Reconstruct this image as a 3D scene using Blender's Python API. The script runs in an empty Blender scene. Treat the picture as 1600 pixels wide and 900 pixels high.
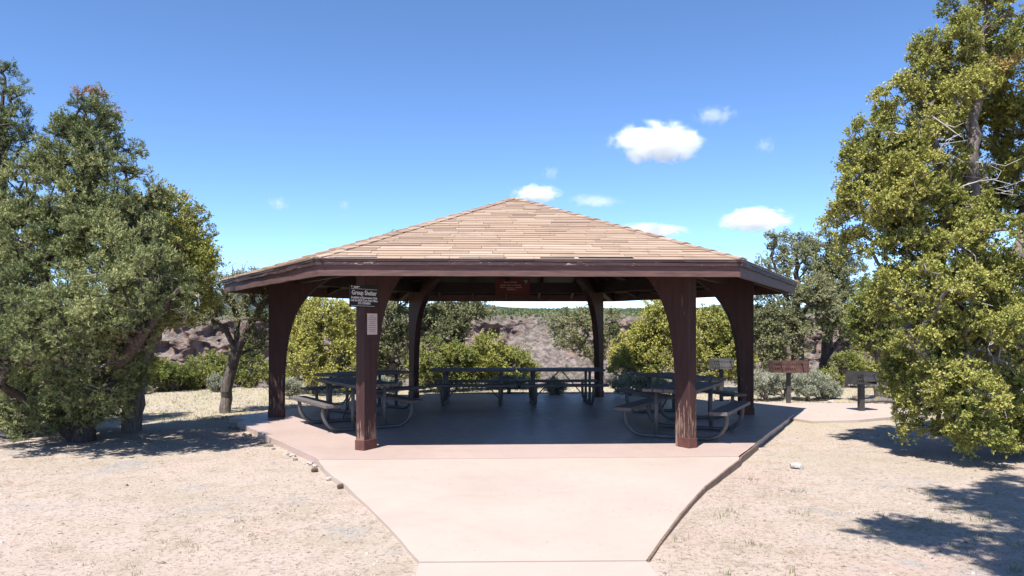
import bpy, bmesh, math, random
import numpy as np
from mathutils import Vector, Matrix, noise as mnoise

R = math.radians
sc = bpy.context.scene
col = sc.collection

# ------------------------------------------------------------------ camera, sky, sun, exposure
CAM_H = 1.636
FPX = 1187.4
cam_d = bpy.data.cameras.new('camera')
cam_d.sensor_width = 36.0
cam_d.lens = 36.0 * FPX / 1600.0
cam_d.shift_y = 62.0 / 1600.0
cam_d.clip_start = 0.05
cam_d.clip_end = 40000.0
cam = bpy.data.objects.new('camera', cam_d)
cam.location = (0, 0, CAM_H)
cam.rotation_euler = (R(90), 0, 0)
col.objects.link(cam)
sc.camera = cam

LIGHT_DIR = Vector((0.257, 0.506, -1.0)).normalized()
SUN_EL = math.asin(-LIGHT_DIR.z)
SUN_AZ = math.atan2(-LIGHT_DIR.x, -LIGHT_DIR.y)
world = bpy.data.worlds.new('World')
sc.world = world
world.use_nodes = True
wn = world.node_tree.nodes
wl = world.node_tree.links
sky = wn.new('ShaderNodeTexSky')
sky.sky_type = 'NISHITA'
sky.sun_disc = False
sky.sun_elevation = SUN_EL
sky.sun_rotation = SUN_AZ
sky.altitude = 2200
sky.air_density = 0.6
sky.dust_density = 0.0
sky.ozone_density = 2.4
bgn = wn['Background']
bgn.inputs['Strength'].default_value = 0.15
hsv = wn.new('ShaderNodeHueSaturation')
hsv.inputs['Saturation'].default_value = 1.09
wl.new(sky.outputs['Color'], hsv.inputs['Color'])
wl.new(hsv.outputs['Color'], bgn.inputs['Color'])

sun_d = bpy.data.lights.new('sun', 'SUN')
sun_d.energy = 4.4
sun_d.angle = R(0.53)
sun_d.color = (1.0, 0.955, 0.89)
sun = bpy.data.objects.new('sun', sun_d)
sun.rotation_euler = LIGHT_DIR.to_track_quat('-Z', 'Y').to_euler()
sun.location = (-20, -40, 60)
col.objects.link(sun)

sc.view_settings.view_transform = 'Standard'
sc.view_settings.look = 'None'
sc.view_settings.gamma = 1.0
sc.view_settings.use_curve_mapping = False
sc.view_settings.exposure = 1.08
sc.render.engine = 'CYCLES'
sc.cycles.use_denoising = True
sc.cycles.max_bounces = 10
sc.cycles.diffuse_bounces = 3
sc.cycles.glossy_bounces = 3
sc.cycles.transmission_bounces = 4
sc.cycles.volume_bounces = 10
sc.cycles.volume_step_rate = 1.0
sc.cycles.caustics_reflective = False
sc.cycles.caustics_refractive = False
sc.cycles.sample_clamp_indirect = 6.0


def PX(u, v, Y):
    """world point seen at photo position (u, v) when it stands Y metres away"""
    return np.array(((u - 800.0) / FPX * Y, Y, CAM_H - (v - 512.0) / FPX * Y))


# ------------------------------------------------------------------ materials
def new_mat(name):
    m = bpy.data.materials.new(name)
    m.use_nodes = True
    nt = m.node_tree
    nt.nodes.clear()
    out = nt.nodes.new('ShaderNodeOutputMaterial')
    return m, nt, out


class NB:
    """small node-building helper"""
    def __init__(self, nt):
        self.nt = nt

    def n(self, t, **kw):
        nd = self.nt.nodes.new(t)
        for k, v in kw.items():
            setattr(nd, k, v)
        return nd

    def l(self, a, b):
        self.nt.links.new(a, b)

    def coord(self, kind='Object'):
        return self.n('ShaderNodeTexCoord').outputs[kind]

    def mapping(self, vec, scale):
        mp = self.n('ShaderNodeMapping')
        mp.inputs['Scale'].default_value = scale
        self.l(vec, mp.inputs['Vector'])
        return mp.outputs['Vector']

    def noise(self, vec, scale, detail=4, rough=0.55, dist=0.0):
        t = self.n('ShaderNodeTexNoise')
        t.inputs['Scale'].default_value = scale
        t.inputs['Detail'].default_value = detail
        t.inputs['Roughness'].default_value = rough
        t.inputs['Distortion'].default_value = dist
        self.l(vec, t.inputs['Vector'])
        return t.outputs['Fac']

    def ramp(self, fac, stops):
        r = self.n('ShaderNodeValToRGB')
        e = r.color_ramp.elements
        while len(e) > 1:
            e.remove(e[-1])
        e[0].position, e[0].color = stops[0][0], (*stops[0][1], 1)
        for p, c in stops[1:]:
            x = e.new(p)
            x.color = (*c, 1)
        self.l(fac, r.inputs['Fac'])
        return r.outputs['Color']

    def step(self, fac, a, b):
        m = self.n('ShaderNodeMapRange', interpolation_type='SMOOTHSTEP')
        m.inputs['From Min'].default_value = a
        m.inputs['From Max'].default_value = b
        self.l(fac, m.inputs['Value'])
        return m.outputs['Result']

    def mix(self, fac, a, b, blend='MIX'):
        m = self.n('ShaderNodeMix', data_type='RGBA', blend_type=blend)
        for s, v in ((m.inputs[0], fac), (m.inputs[6], a), (m.inputs[7], b)):
            if isinstance(v, (int, float)):
                s.default_value = v
            elif isinstance(v, tuple):
                s.default_value = (*v, 1)
            else:
                self.l(v, s)
        return m.outputs[2]

    def math(self, op, a, b=0.0):
        m = self.n('ShaderNodeMath', operation=op)
        for s, v in ((m.inputs[0], a), (m.inputs[1], b)):
            if isinstance(v, (int, float)):
                s.default_value = v
            else:
                self.l(v, s)
        return m.outputs[0]

    def attr(self, name):
        a = self.n('ShaderNodeAttribute')
        a.attribute_name = name
        return a.outputs['Fac']

    def bump(self, h, strength, dist=0.01):
        b = self.n('ShaderNodeBump')
        b.inputs['Strength'].default_value = strength
        b.inputs['Distance'].default_value = dist
        self.l(h, b.inputs['Height'])
        return b.outputs['Normal']

    def principled(self, colour, rough=0.8, normal=None, metallic=0.0, spec=0.5):
        p = self.n('ShaderNodeBsdfPrincipled')
        if isinstance(colour, tuple):
            p.inputs['Base Color'].default_value = (*colour, 1)
        else:
            self.l(colour, p.inputs['Base Color'])
        if isinstance(rough, (int, float)):
            p.inputs['Roughness'].default_value = rough
        else:
            self.l(rough, p.inputs['Roughness'])
        p.inputs['Metallic'].default_value = metallic
        p.inputs['Specular IOR Level'].default_value = spec
        if normal is not None:
            self.l(normal, p.inputs['Normal'])
        return p.outputs['BSDF']


M = {}


def mat_painted_wood(name, paint, bare, wear_lo, wear_hi, grain=(3, 3, 3), low_wear=False):
    m, nt, out = new_mat(name)
    b = NB(nt)
    co = b.coord('Object')
    g = b.mapping(co, grain)
    n1 = b.noise(g, 6.0, 6, 0.62)
    n2 = b.noise(co, 1.7, 3)
    wear = b.math('ADD', b.math('MULTIPLY', n1, 0.75), b.math('MULTIPLY', n2, 0.35))
    if low_wear:
        sep = b.n('ShaderNodeSeparateXYZ')
        b.l(co, sep.inputs[0])
        lowm = b.step(sep.outputs['Z'], 1.05, 0.1)
        wear = b.math('ADD', wear, b.math('MULTIPLY', lowm, 0.17))
    f = b.step(wear, wear_lo, wear_hi)
    tone = b.ramp(b.noise(g, 2.3, 5), [(0.3, tuple(c * 0.72 for c in paint)), (0.7, tuple(min(1, c * 1.3) for c in paint))])
    c = b.mix(f, tone, b.ramp(n1, [(0.3, tuple(x * 0.6 for x in bare)), (0.7, bare)]))
    nrm = b.bump(n1, 0.35, 0.006)
    b.l(b.principled(c, 0.62, nrm, spec=0.3), out.inputs['Surface'])
    M[name] = m


mat_painted_wood('post_paint', (0.046, 0.021, 0.0195), (0.27, 0.175, 0.135), 0.69, 0.80, (6, 6, 0.7), True)
mat_painted_wood('fascia_paint', (0.108, 0.058, 0.052), (0.30, 0.22, 0.19), 0.74, 0.86, (1.6, 1.6, 14))
mat_painted_wood('trim_paint', (0.050, 0.026, 0.027), (0.46, 0.38, 0.35), 0.625, 0.70, (2.4, 2.4, 22))
mat_painted_wood('shoe_paint', (0.110, 0.045, 0.036), (0.22, 0.14, 0.11), 0.80, 0.9, (3, 3, 3))
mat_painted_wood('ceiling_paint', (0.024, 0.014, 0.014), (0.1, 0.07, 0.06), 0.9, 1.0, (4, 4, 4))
mat_painted_wood('table_wood', (0.115, 0.098, 0.095), (0.21, 0.185, 0.17), 0.55, 0.8, (2, 14, 14))
mat_painted_wood('edging_wood', (0.17, 0.115, 0.085), (0.30, 0.22, 0.17), 0.5, 0.75, (3, 3, 3))


def simple(name, colour, rough=0.7, metallic=0.0, var=0.25, scale=8.0, bump=0.15, spec=0.5):
    m, nt, out = new_mat(name)
    b = NB(nt)
    co = b.coord('Object')
    n1 = b.noise(co, scale, 5, 0.6)
    c = b.ramp(n1, [(0.28, tuple(x * (1 - var) for x in colour)), (0.72, tuple(min(1, x * (1 + var)) for x in colour))])
    b.l(b.principled(c, rough, b.bump(n1, bump, 0.004), metallic, spec), out.inputs['Surface'])
    M[name] = m


simple('pipe', (0.115, 0.108, 0.105), 0.55, 0.15, 0.2, 20)
simple('rust', (0.085, 0.038, 0.031), 0.85, 0.0, 0.55, 9, 0.4)
simple('soot', (0.035, 0.033, 0.032), 0.8, 0.0, 0.4, 9, 0.3)
simple('grill_grey', (0.125, 0.118, 0.115), 0.6, 0.3, 0.3, 9, 0.2)
simple('grill_dark', (0.062, 0.058, 0.058), 0.6, 0.2, 0.35, 9, 0.2)
simple('grill_post', (0.055, 0.05, 0.048), 0.7, 0.2, 0.3, 9)
simple('drip_metal', (0.075, 0.045, 0.042), 0.55, 0.1, 0.35, 5)
simple('flashing', (0.42, 0.37, 0.35), 0.5, 0.2, 0.2, 6)
simple('sign_black', (0.007, 0.007, 0.009), 0.6, 0.0, 0.1, 5, 0.0)
simple('sign_white', (0.75, 0.75, 0.75), 0.6, 0.0, 0.03, 5, 0.0)
simple('sign_red', (0.11, 0.018, 0.016), 0.7, 0.0, 0.3, 5)
simple('sign_tan', (0.42, 0.30, 0.22), 0.7, 0.0, 0.1, 5)
simple('sign_teal', (0.16, 0.24, 0.25), 0.7, 0.0, 0.1, 5)
simple('paper', (0.55, 0.46, 0.43), 0.85, 0.0, 0.05, 9, 0.05)
simple('ink', (0.22, 0.19, 0.18), 0.8, 0.0, 0.1, 9, 0.0)
simple('stone_pale', (0.36, 0.32, 0.29), 0.9, 0.0, 0.25, 7, 0.6)
simple('stone_grey', (0.17, 0.145, 0.125), 0.9, 0.0, 0.4, 9, 0.7)
simple('cone_brown', (0.12, 0.08, 0.058), 0.9, 0.0, 0.4, 30, 0.6)


def mat_bark(name, a, c):
    m, nt, out = new_mat(name)
    b = NB(nt)
    co = b.coord('Object')
    g = b.mapping(co, (9, 9, 1.6))
    n1 = b.noise(g, 3.2, 6, 0.7)
    colr = b.ramp(n1, [(0.3, a), (0.68, c)])
    b.l(b.principled(colr, 0.9, b.bump(n1, 0.9, 0.02), spec=0.2), out.inputs['Surface'])
    M[name] = m


mat_bark('bark_juniper', (0.055, 0.042, 0.036), (0.27, 0.235, 0.21))
mat_bark('bark_pinyon', (0.028, 0.022, 0.020), (0.125, 0.10, 0.09))
mat_bark('bark_crooked', (0.040, 0.032, 0.028), (0.185, 0.155, 0.135))
mat_bark('dead_wood', (0.23, 0.20, 0.18), (0.50, 0.46, 0.43))


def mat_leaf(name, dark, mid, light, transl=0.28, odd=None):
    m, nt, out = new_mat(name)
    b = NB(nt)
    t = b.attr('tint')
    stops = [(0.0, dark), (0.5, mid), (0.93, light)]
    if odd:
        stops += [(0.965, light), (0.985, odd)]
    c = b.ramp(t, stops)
    d = b.principled(c, 0.75, spec=0.22)
    tr = b.n('ShaderNodeBsdfTranslucent')
    b.l(b.mix(0.6, c, (0.20, 0.24, 0.05)), tr.inputs['Color'])
    ms = b.n('ShaderNodeMixShader')
    ms.inputs[0].default_value = transl
    b.l(d, ms.inputs[1])
    b.l(tr.outputs[0], ms.inputs[2])
    b.l(ms.outputs[0], out.inputs['Surface'])
    M[name] = m


mat_leaf('leaf_juniper', (0.119, 0.139, 0.032), (0.296, 0.301, 0.074), (0.458, 0.423, 0.119), 0.12, (0.384, 0.287, 0.103))
mat_leaf('leaf_green', (0.086, 0.113, 0.030), (0.189, 0.216, 0.056), (0.292, 0.297, 0.086), 0.22)
mat_leaf('leaf_pinyon', (0.085, 0.111, 0.050), (0.205, 0.230, 0.093), (0.363, 0.365, 0.156), 0.12, (0.328, 0.167, 0.078))
mat_leaf('leaf_grey', (0.104, 0.116, 0.061), (0.213, 0.222, 0.110), (0.329, 0.327, 0.177), 0.2)
mat_leaf('leaf_sage', (0.210, 0.225, 0.173), (0.330, 0.345, 0.262), (0.465, 0.473, 0.367), 0.2)
mat_leaf('dry_grass', (0.20, 0.165, 0.105), (0.31, 0.262, 0.180), (0.40, 0.352, 0.255), 0.2)
mat_leaf('green_grass', (0.10, 0.115, 0.045), (0.17, 0.18, 0.075), (0.28, 0.26, 0.135), 0.2)


def mat_ground():
    m, nt, out = new_mat('ground')
    b = NB(nt)
    co = b.coord('Object')
    big = b.noise(co, 0.33, 4, 0.55, 0.4)
    med = b.noise(co, 1.9, 5, 0.62)
    fine = b.noise(co, 26.0, 6, 0.7)
    grit = b.noise(co, 95.0, 3, 0.7)
    c = b.ramp(big, [(0.30, (0.413, 0.303, 0.250)), (0.48, (0.426, 0.344, 0.289)), (0.68, (0.370, 0.316, 0.250))])
    mid_ = b.noise(co, 7.0, 5, 0.7)
    c = b.mix(b.math('MULTIPLY', b.step(med, 0.46, 0.68), 0.8), c, (0.353, 0.290, 0.218))
    c = b.mix(b.step(b.noise(co, 0.9, 4, 0.6), 0.56, 0.68), c, (0.315, 0.294, 0.272))
    c = b.mix(b.math('MULTIPLY', b.step(mid_, 0.54, 0.66), 0.55), c, (0.259, 0.198, 0.160))
    c = b.mix(b.math('MULTIPLY', b.step(mid_, 0.44, 0.30), 0.5), c, (0.519, 0.416, 0.359))
    sep = b.n('ShaderNodeSeparateXYZ')
    b.l(co, sep.inputs[0])
    # dry lawn behind the shelter
    back = b.math('MULTIPLY', b.step(sep.outputs['Y'], 11.5, 14.5), b.step(med, 0.30, 0.62))
    c = b.mix(b.math('MULTIPLY', back, 0.7), c, (0.370, 0.344, 0.199))
    spk = b.step(fine, 0.51, 0.64)
    c = b.mix(b.math('MULTIPLY', spk, 0.9), c, (0.204, 0.151, 0.121))
    spk2 = b.step(grit, 0.53, 0.65)
    c = b.mix(b.math('MULTIPLY', spk2, 0.5), c, (0.568, 0.496, 0.461))
    # below the rim the ground is bare brown-grey rubble
    low = b.step(sep.outputs['Z'], -0.8, -3.0)
    c = b.mix(low, c, b.ramp(med, [(0.3, (0.15, 0.11, 0.10)), (0.7, (0.27, 0.21, 0.19))]))
    h = b.math('ADD', b.math('MULTIPLY', fine, 0.7), b.math('MULTIPLY', grit, 0.3))
    b.l(b.principled(c, 0.95, b.bump(h, 0.8, 0.03), spec=0.1), out.inputs['Surface'])
    M['ground'] = m


mat_ground()


def mat_concrete(name, base, r0):
    m, nt, out = new_mat(name)
    b = NB(nt)
    co = b.coord('Object')
    n1 = b.noise(co, 0.7, 5, 0.6, 0.3)
    n2 = b.noise(co, 5.0, 5, 0.65)
    n3 = b.noise(co, 60.0, 4, 0.7)
    c = b.ramp(n1, [(0.3, tuple(x * 0.92 for x in base)), (0.7, tuple(x * 1.06 for x in base))])
    c = b.mix(b.math('MULTIPLY', b.step(n2, 0.55, 0.75), 0.35), c, tuple(x * 0.85 for x in base))
    c = b.mix(b.math('MULTIPLY', b.step(n3, 0.60, 0.75), 0.25), c, tuple(x * 0.75 for x in base))
    stain = b.step(b.noise(b.mapping(co, (0.5, 1.6, 1)), 1.3, 5, 0.6, 0.8), 0.60, 0.74)
    c = b.mix(b.math('MULTIPLY', stain, 0.3), c, tuple(x * 0.72 for x in base))
    rough = b.ramp(n2, [(0.3, (r0,) * 3), (0.7, (r0 + 0.22,) * 3)])
    b.l(b.principled(c, rough, b.bump(n3, 0.25, 0.004), spec=0.3), out.inputs['Surface'])
    M[name] = m


mat_concrete('concrete', (0.425, 0.345, 0.298), 0.5)
mat_concrete('concrete_floor', (0.415, 0.318, 0.282), 0.36)


def mat_shingle():
    m, nt, out = new_mat('shingle')
    b = NB(nt)
    t = b.attr('tint')
    co = b.coord('Object')
    n1 = b.noise(co, 3.0, 5, 0.65)
    n2 = b.noise(co, 70.0, 3, 0.7)
    c = b.ramp(t, [(0.0, (0.200, 0.138, 0.107)), (0.25, (0.299, 0.211, 0.156)), (0.6, (0.356, 0.262, 0.192)),
                   (0.85, (0.403, 0.311, 0.240)), (1.0, (0.239, 0.174, 0.143))])
    c = b.mix(b.math('MULTIPLY', b.step(n1, 0.48, 0.72), 0.5), c, (0.230, 0.166, 0.136))
    c = b.mix(b.math('MULTIPLY', b.step(n2, 0.5, 0.75), 0.35), c, (0.169, 0.125, 0.100))
    b.l(b.principled(c, 0.92, b.bump(n2, 0.4, 0.004), spec=0.15), out.inputs['Surface'])
    M['shingle'] = m


mat_shingle()


def mat_rock():
    m, nt, out = new_mat('canyon_rock')
    b = NB(nt)
    co = b.coord('Object')
    geo = b.n('ShaderNodeNewGeometry')
    sep = b.n('ShaderNodeSeparateXYZ')
    b.l(geo.outputs['Normal'], sep.inputs[0])
    steep = b.step(sep.outputs['Z'], 0.80, 0.50)
    n1 = b.noise(co, 0.035, 5, 0.6)
    n2 = b.noise(co, 0.30, 6, 0.7)
    n3 = b.noise(b.mapping(co, (1, 1, 0.25)), 0.16, 6, 0.7)
    talus = b.ramp(n2, [(0.38, (0.075, 0.062, 0.055)), (0.5, (0.157, 0.129, 0.115)), (0.63, (0.253, 0.210, 0.183))])
    cliff = b.ramp(n3, [(0.3, (0.070, 0.048, 0.042)), (0.5, (0.190, 0.131, 0.110)), (0.72, (0.330, 0.239, 0.195))])
    c = b.mix(steep, talus, cliff)
    psep = b.n('ShaderNodeSeparateXYZ')
    b.l(co, psep.inputs[0])
    top = b.step(psep.outputs['Y'], 425, 500)
    c = b.mix(top, c, b.ramp(n1, [(0.35, (0.085, 0.080, 0.050)), (0.65, (0.20, 0.165, 0.12))]))
    b.l(b.principled(c, 0.95, b.bump(n2, 1.0, 1.2), spec=0.1), out.inputs['Surface'])
    M['canyon_rock'] = m


mat_rock()
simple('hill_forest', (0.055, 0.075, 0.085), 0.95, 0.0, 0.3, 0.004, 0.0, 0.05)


def mat_cloud(name, dens, lo, hi):
    m, nt, out = new_mat(name)
    b = NB(nt)
    co = b.coord('Object')          # unit ellipsoid space
    oi = b.n('ShaderNodeObjectInfo')
    off = b.n('ShaderNodeVectorMath', operation='ADD')
    sc_ = b.n('ShaderNodeVectorMath', operation='SCALE')
    b.l(oi.outputs['Location'], sc_.inputs[0])
    sc_.inputs['Scale'].default_value = 0.013
    b.l(co, off.inputs[0])
    b.l(sc_.outputs[0], off.inputs[1])
    ln = b.n('ShaderNodeVectorMath', operation='LENGTH')
    b.l(co, ln.inputs[0])
    n1 = b.noise(b.mapping(off.outputs[0], (1.5, 1.0, 0.8)), 1.9, 7, 0.64, 0.5)
    body = b.math('SUBTRACT', b.math('MULTIPLY', n1, 2.1), b.math('MULTIPLY', ln.outputs['Value'], 1.0))
    f = b.step(body, lo, hi)
    edge = b.step(ln.outputs['Value'], 0.97, 0.75)
    pv = b.n('ShaderNodeVolumePrincipled')
    pv.inputs['Color'].default_value = (0.99, 0.99, 0.99, 1)
    pv.inputs['Anisotropy'].default_value = 0.1
    b.l(b.math('MULTIPLY', b.math('MULTIPLY', f, edge), dens), pv.inputs['Density'])
    b.l(pv.outputs[0], out.inputs['Volume'])
    M[name] = m


mat_cloud('cloud_thick', 0.042, 0.26, 0.72)
mat_cloud('cloud_thin', 0.010, 0.30, 0.85)

# ------------------------------------------------------------------ object helpers


def tag(o, label=None, cat=None, group=None, kind=None):
    if label:
        o['label'] = label
    if cat:
        o['category'] = cat
    if group:
        o['group'] = group
    if kind:
        o['kind'] = kind
    return o


def link(o, parent=None):
    col.objects.link(o)
    if parent is not None:
        o.parent = parent
    return o


def empty(name, loc, rotz=0.0):
    o = bpy.data.objects.new(name, None)
    o.location = loc
    o.rotation_euler = (0, 0, rotz)
    o.empty_display_size = 0.2
    return link(o)


def pydata(name, verts, faces, mat, parent=None, smooth=False):
    me = bpy.data.meshes.new(name)
    me.from_pydata([tuple(map(float, v)) for v in verts], [], faces)
    me.materials.append(M[mat])
    if smooth:
        me.polygons.foreach_set('use_smooth', [True] * len(me.polygons))
    me.update()
    return link(bpy.data.objects.new(name, me), parent)


def fast_mesh(name, verts, faces, mat, parent=None, tint=None, smooth=False):
    """faces: (m,k) int array"""
    me = bpy.data.meshes.new(name)
    verts = np.asarray(verts, np.float32)
    faces = np.asarray(faces, np.int32)
    m, k = faces.shape
    me.vertices.add(len(verts))
    me.vertices.foreach_set('co', verts.ravel())
    me.loops.add(m * k)
    me.loops.foreach_set('vertex_index', faces.ravel())
    me.polygons.add(m)
    me.polygons.foreach_set('loop_start', np.arange(m, dtype=np.int32) * k)
    if smooth:
        me.polygons.foreach_set('use_smooth', np.ones(m, bool))
    me.update(calc_edges=True)
    if tint is not None:
        a = me.attributes.new('tint', 'FLOAT', 'FACE')
        a.data.foreach_set('value', np.asarray(tint, np.float32))
    me.materials.append(M[mat])
    return link(bpy.data.objects.new(name, me), parent)


BOXF = [(0, 3, 2, 1), (4, 5, 6, 7), (0, 1, 5, 4), (1, 2, 6, 5), (2, 3, 7, 6), (3, 0, 4, 7)]


class MB:
    """collects shapes for ONE mesh"""
    def __init__(self):
        self.v, self.f = [], []

    def add(self, v, f):
        o = len(self.v)
        self.v += [tuple(p) for p in v]
        self.f += [tuple(i + o for i in q) for q in f]
        return self

    def box(self, x0, x1, y0, y1, z0, z1):
        return self.add([(x0, y0, z0), (x1, y0, z0), (x1, y1, z0), (x0, y1, z0),
                         (x0, y0, z1), (x1, y0, z1), (x1, y1, z1), (x0, y1, z1)], BOXF)

    def hexa(self, p8):
        return self.add(p8, BOXF)

    def bar(self, a, b, w, h, up=(0, 0, 1)):
        a, b, up = Vector(a), Vector(b), Vector(up)
        d = (b - a).normalized()
        s = d.cross(up).normalized() * (w / 2)
        t = s.cross(d).normalized() * (h / 2)
        return self.add([a - s - t, a + s - t, a + s + t, a - s + t, b - s - t, b + s - t, b + s + t, b - s + t],
                        [(0, 1, 2, 3), (7, 6, 5, 4), (0, 4, 5, 1), (1, 5, 6, 2), (2, 6, 7, 3), (3, 7, 4, 0)])

    def tube(self, pts, r, n=10):
        pts = [Vector(p) for p in pts]
        base = len(self.v)
        ref = None
        for i, p in enumerate(pts):
            d = (pts[min(i + 1, len(pts) - 1)] - pts[max(i - 1, 0)]).normalized()
            if ref is None:
                ref = d.orthogonal().normalized()
            s = (ref - d * ref.dot(d)).normalized()
            ref = s
            t = d.cross(s)
            for k in range(n):
                a = 2 * math.pi * k / n
                self.v.append(tuple(p + s * (math.cos(a) * r) + t * (math.sin(a) * r)))
        for i in range(len(pts) - 1):
            for k in range(n):
                a, b_ = base + i * n + k, base + i * n + (k + 1) % n
                self.f.append((a, b_, b_ + n, a + n))
        self.f.append(tuple(base + k for k in range(n))[::-1])
        self.f.append(tuple(base + (len(pts) - 1) * n + k for k in range(n)))
        return self

    def prism(self, poly, z0, z1):
        n = len(poly)
        o = len(self.v)
        self.v += [(p[0], p[1], z0) for p in poly] + [(p[0], p[1], z1) for p in poly]
        self.f.append(tuple(o + i for i in range(n))[::-1])
        self.f.append(tuple(o + n + i for i in range(n)))
        for i in range(n):
            j = (i + 1) % n
            self.f.append((o + i, o + j, o + n + j, o + n + i))
        return self

    def build(self, name, mat, parent=None, bevel=0.0, smooth=False):
        o = pydata(name, self.v, self.f, mat, parent, smooth)
        if bevel:
            bm = bmesh.new()
            bm.from_mesh(o.data)
            bmesh.ops.recalc_face_normals(bm, faces=bm.faces)
            eds = [e for e in bm.edges if len(e.link_faces) == 2 and e.calc_face_angle(0) > 0.5]
            bmesh.ops.bevel(bm, geom=eds, offset=bevel, segments=1, affect='EDGES', profile=0.5)
            bm.to_mesh(o.data)
            bm.free()
        return o


def vnoise(p, seed=0):
    """smooth value noise, p (n,3) -> (n,) in 0..1"""
    p = np.asarray(p, np.float64)
    i = np.floor(p).astype(np.int64)
    f = p - i
    f = f * f * (3 - 2 * f)

    def h(a, b, c):
        x = (a * 374761393 + b * 668265263 + c * 2147483647 + seed * 974634777) & 0xffffffff
        x = ((x ^ (x >> 13)) * 1274126177) & 0xffffffff
        return ((x ^ (x >> 16)) & 0xffff) / 65535.0
    r = 0
    for dx in (0, 1):
        for dy in (0, 1):
            for dz in (0, 1):
                w = (f[:, 0] if dx else 1 - f[:, 0]) * (f[:, 1] if dy else 1 - f[:, 1]) * (f[:, 2] if dz else 1 - f[:, 2])
                r = r + w * h(i[:, 0] + dx, i[:, 1] + dy, i[:, 2] + dz)
    return r


def fbm(p, seed=0, octv=4, gain=0.5):
    p = np.asarray(p, np.float64)
    r, a, s = 0, 1.0, 0.0
    for k in range(octv):
        r = r + a * vnoise(p * 2 ** k + 17.3 * k, seed + k)
        s += a
        a *= gain
    return r / s


# ------------------------------------------------------------------ terrain
CX, CY, TH = 0.045, 14.12, R(2.52)
RP, RE = 4.37, 5.29
HEXA = [TH + R(a) for a in (240, 300, 0, 60, 120, 180)]       # corner directions, front-left first


def hexpt(r, k, z=0.0):
    a = HEXA[k % 6]
    return Vector((CX + r * math.cos(a), CY + r * math.sin(a), z))


def ground_z(x, y):
    x = np.asarray(x, float)
    y = np.asarray(y, float)
    p = np.stack([x * 0.35, y * 0.35, x * 0], -1).reshape(-1, 3)
    p2 = np.stack([x * 1.8, y * 1.8, x * 0], -1).reshape(-1, 3)
    n1 = fbm(p, 3, 3).reshape(x.shape) - 0.5
    n2 = fbm(p2, 9, 2).reshape(x.shape) - 0.5
    z = -0.075 + 0.05 * n1 + 0.022 * n2
    near = np.clip((9.2 - y) / 2.0, 0, 1)
    z = z + near * 0.052 * np.exp(-((x - 0.3) / 3.0) ** 2)
    z = np.minimum(z, np.where(np.hypot(x - CX, y - CY) < 6.0, -0.03, 1e9))
    z = np.minimum(z, np.where((y < 9.6) & (np.abs(x - 0.2) < 3.2), -0.006, 1e9))
    rim = 22.6 + 1.6 * (fbm(np.stack([x * 0.16, x * 0, x * 0], -1).reshape(-1, 3), 21, 3).reshape(x.shape) - 0.5)
    d = np.clip(y - rim, 0, None)
    z = z - 0.22 * d ** 1.25 - 0.25 * np.clip(d / 3, 0, 1) * (n1 + 0.5)
    return z


def axis(segs):
    out = []
    for a, b, s in segs:
        out += list(np.arange(a, b, s))
    out.append(segs[-1][1])
    return np.array(out)


gx = axis([(-900, -100, 80), (-100, -30, 7), (-30, -9, 1.0), (-9, 9, 0.125), (9, 30, 1.0), (30, 100, 7), (100, 900, 80)])
gy = axis([(-900, -60, 84), (-60, -12, 4), (-12, 3.5, 0.8), (3.5, 13, 0.125), (13, 26, 0.4), (26, 60, 2), (60, 150, 15)])
XX, YY = np.meshgrid(gx, gy)
ZZ = ground_z(XX, YY)
nx_, ny_ = len(gx), len(gy)
idx = np.arange(nx_ * ny_).reshape(ny_, nx_)
gf = np.stack([idx[:-1, :-1], idx[:-1, 1:], idx[1:, 1:], idx[1:, :-1]], -1).reshape(-1, 4)
g = fast_mesh('ground', np.stack([XX, YY, ZZ], -1).reshape(-1, 3), gf, 'ground', smooth=True)
tag(g, 'pale sandy ground with dry grass around the shelter', 'ground', kind='structure')


def gz(x, y):
    return float(ground_z(np.array([x]), np.array([y]))[0])


# far side of the canyon: talus, broken cliff band, plateau
prof = np.array([(110, -75), (150, -54), (190, -42), (235, -31.5), (280, -24.5), (325, -19), (352, -16), (366, -14.0), (368, -9.0),
                 (370, -4.5), (375, -3.5), (377, 0.5), (379, 4.8), (386, 5.0), (397, 5.8), (420, 6.8), (520, 9.5), (800, 17.5),
                 (1200, 29.5), (2200, 50), (5000, 92)], float)
seg = np.r_[0, np.cumsum([10, 10, 10, 12, 14, 14, 12, 12, 12, 12, 6, 12, 12, 8, 8, 8, 8, 6, 4, 2])]
tpar = np.arange(seg[-1] + 1)
pY, pZ = np.interp(tpar, seg, prof[:, 0]), np.interp(tpar, seg, prof[:, 1])
cxs = np.r_[np.linspace(-2500, -420, 20)[:-1], np.linspace(-420, 420, 540), np.linspace(420, 2500, 20)[1:]]
CXX, CYY = np.meshgrid(cxs, pY)
_, CZZ = np.meshgrid(cxs, pZ)
wall = np.exp(-((CYY - 381) / 55) ** 2)
q = np.stack([CXX / 55, CZZ * 0.0 + 3.1, CXX * 0], -1).reshape(-1, 3)
butt = (fbm(q, 40, 4).reshape(CXX.shape) - 0.5)
gully = np.exp(-((CXX - 18 - (CYY - 380) * 0.16) / 13) ** 2)
q2 = np.stack([CXX / 9, CYY / 22, CZZ / 9], -1).reshape(-1, 3)
rg = np.abs(fbm(q2, 50, 4).reshape(CXX.shape) - 0.5) * 2
q3 = np.stack([CXX / 3.4, CYY / 30, CZZ / 14], -1).reshape(-1, 3)
rc = np.round((fbm(q3, 60, 3).reshape(CXX.shape) - 0.5) * 9) / 9
CYY2 = CYY + wall * (butt * 55 + (rg - 0.25) * 20 * (1 - gully) + rc * 15 * (1 - gully)) + gully * (CZZ + 9) * 2.2 * np.exp(-((CYY - 381) / 25) ** 2)
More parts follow.
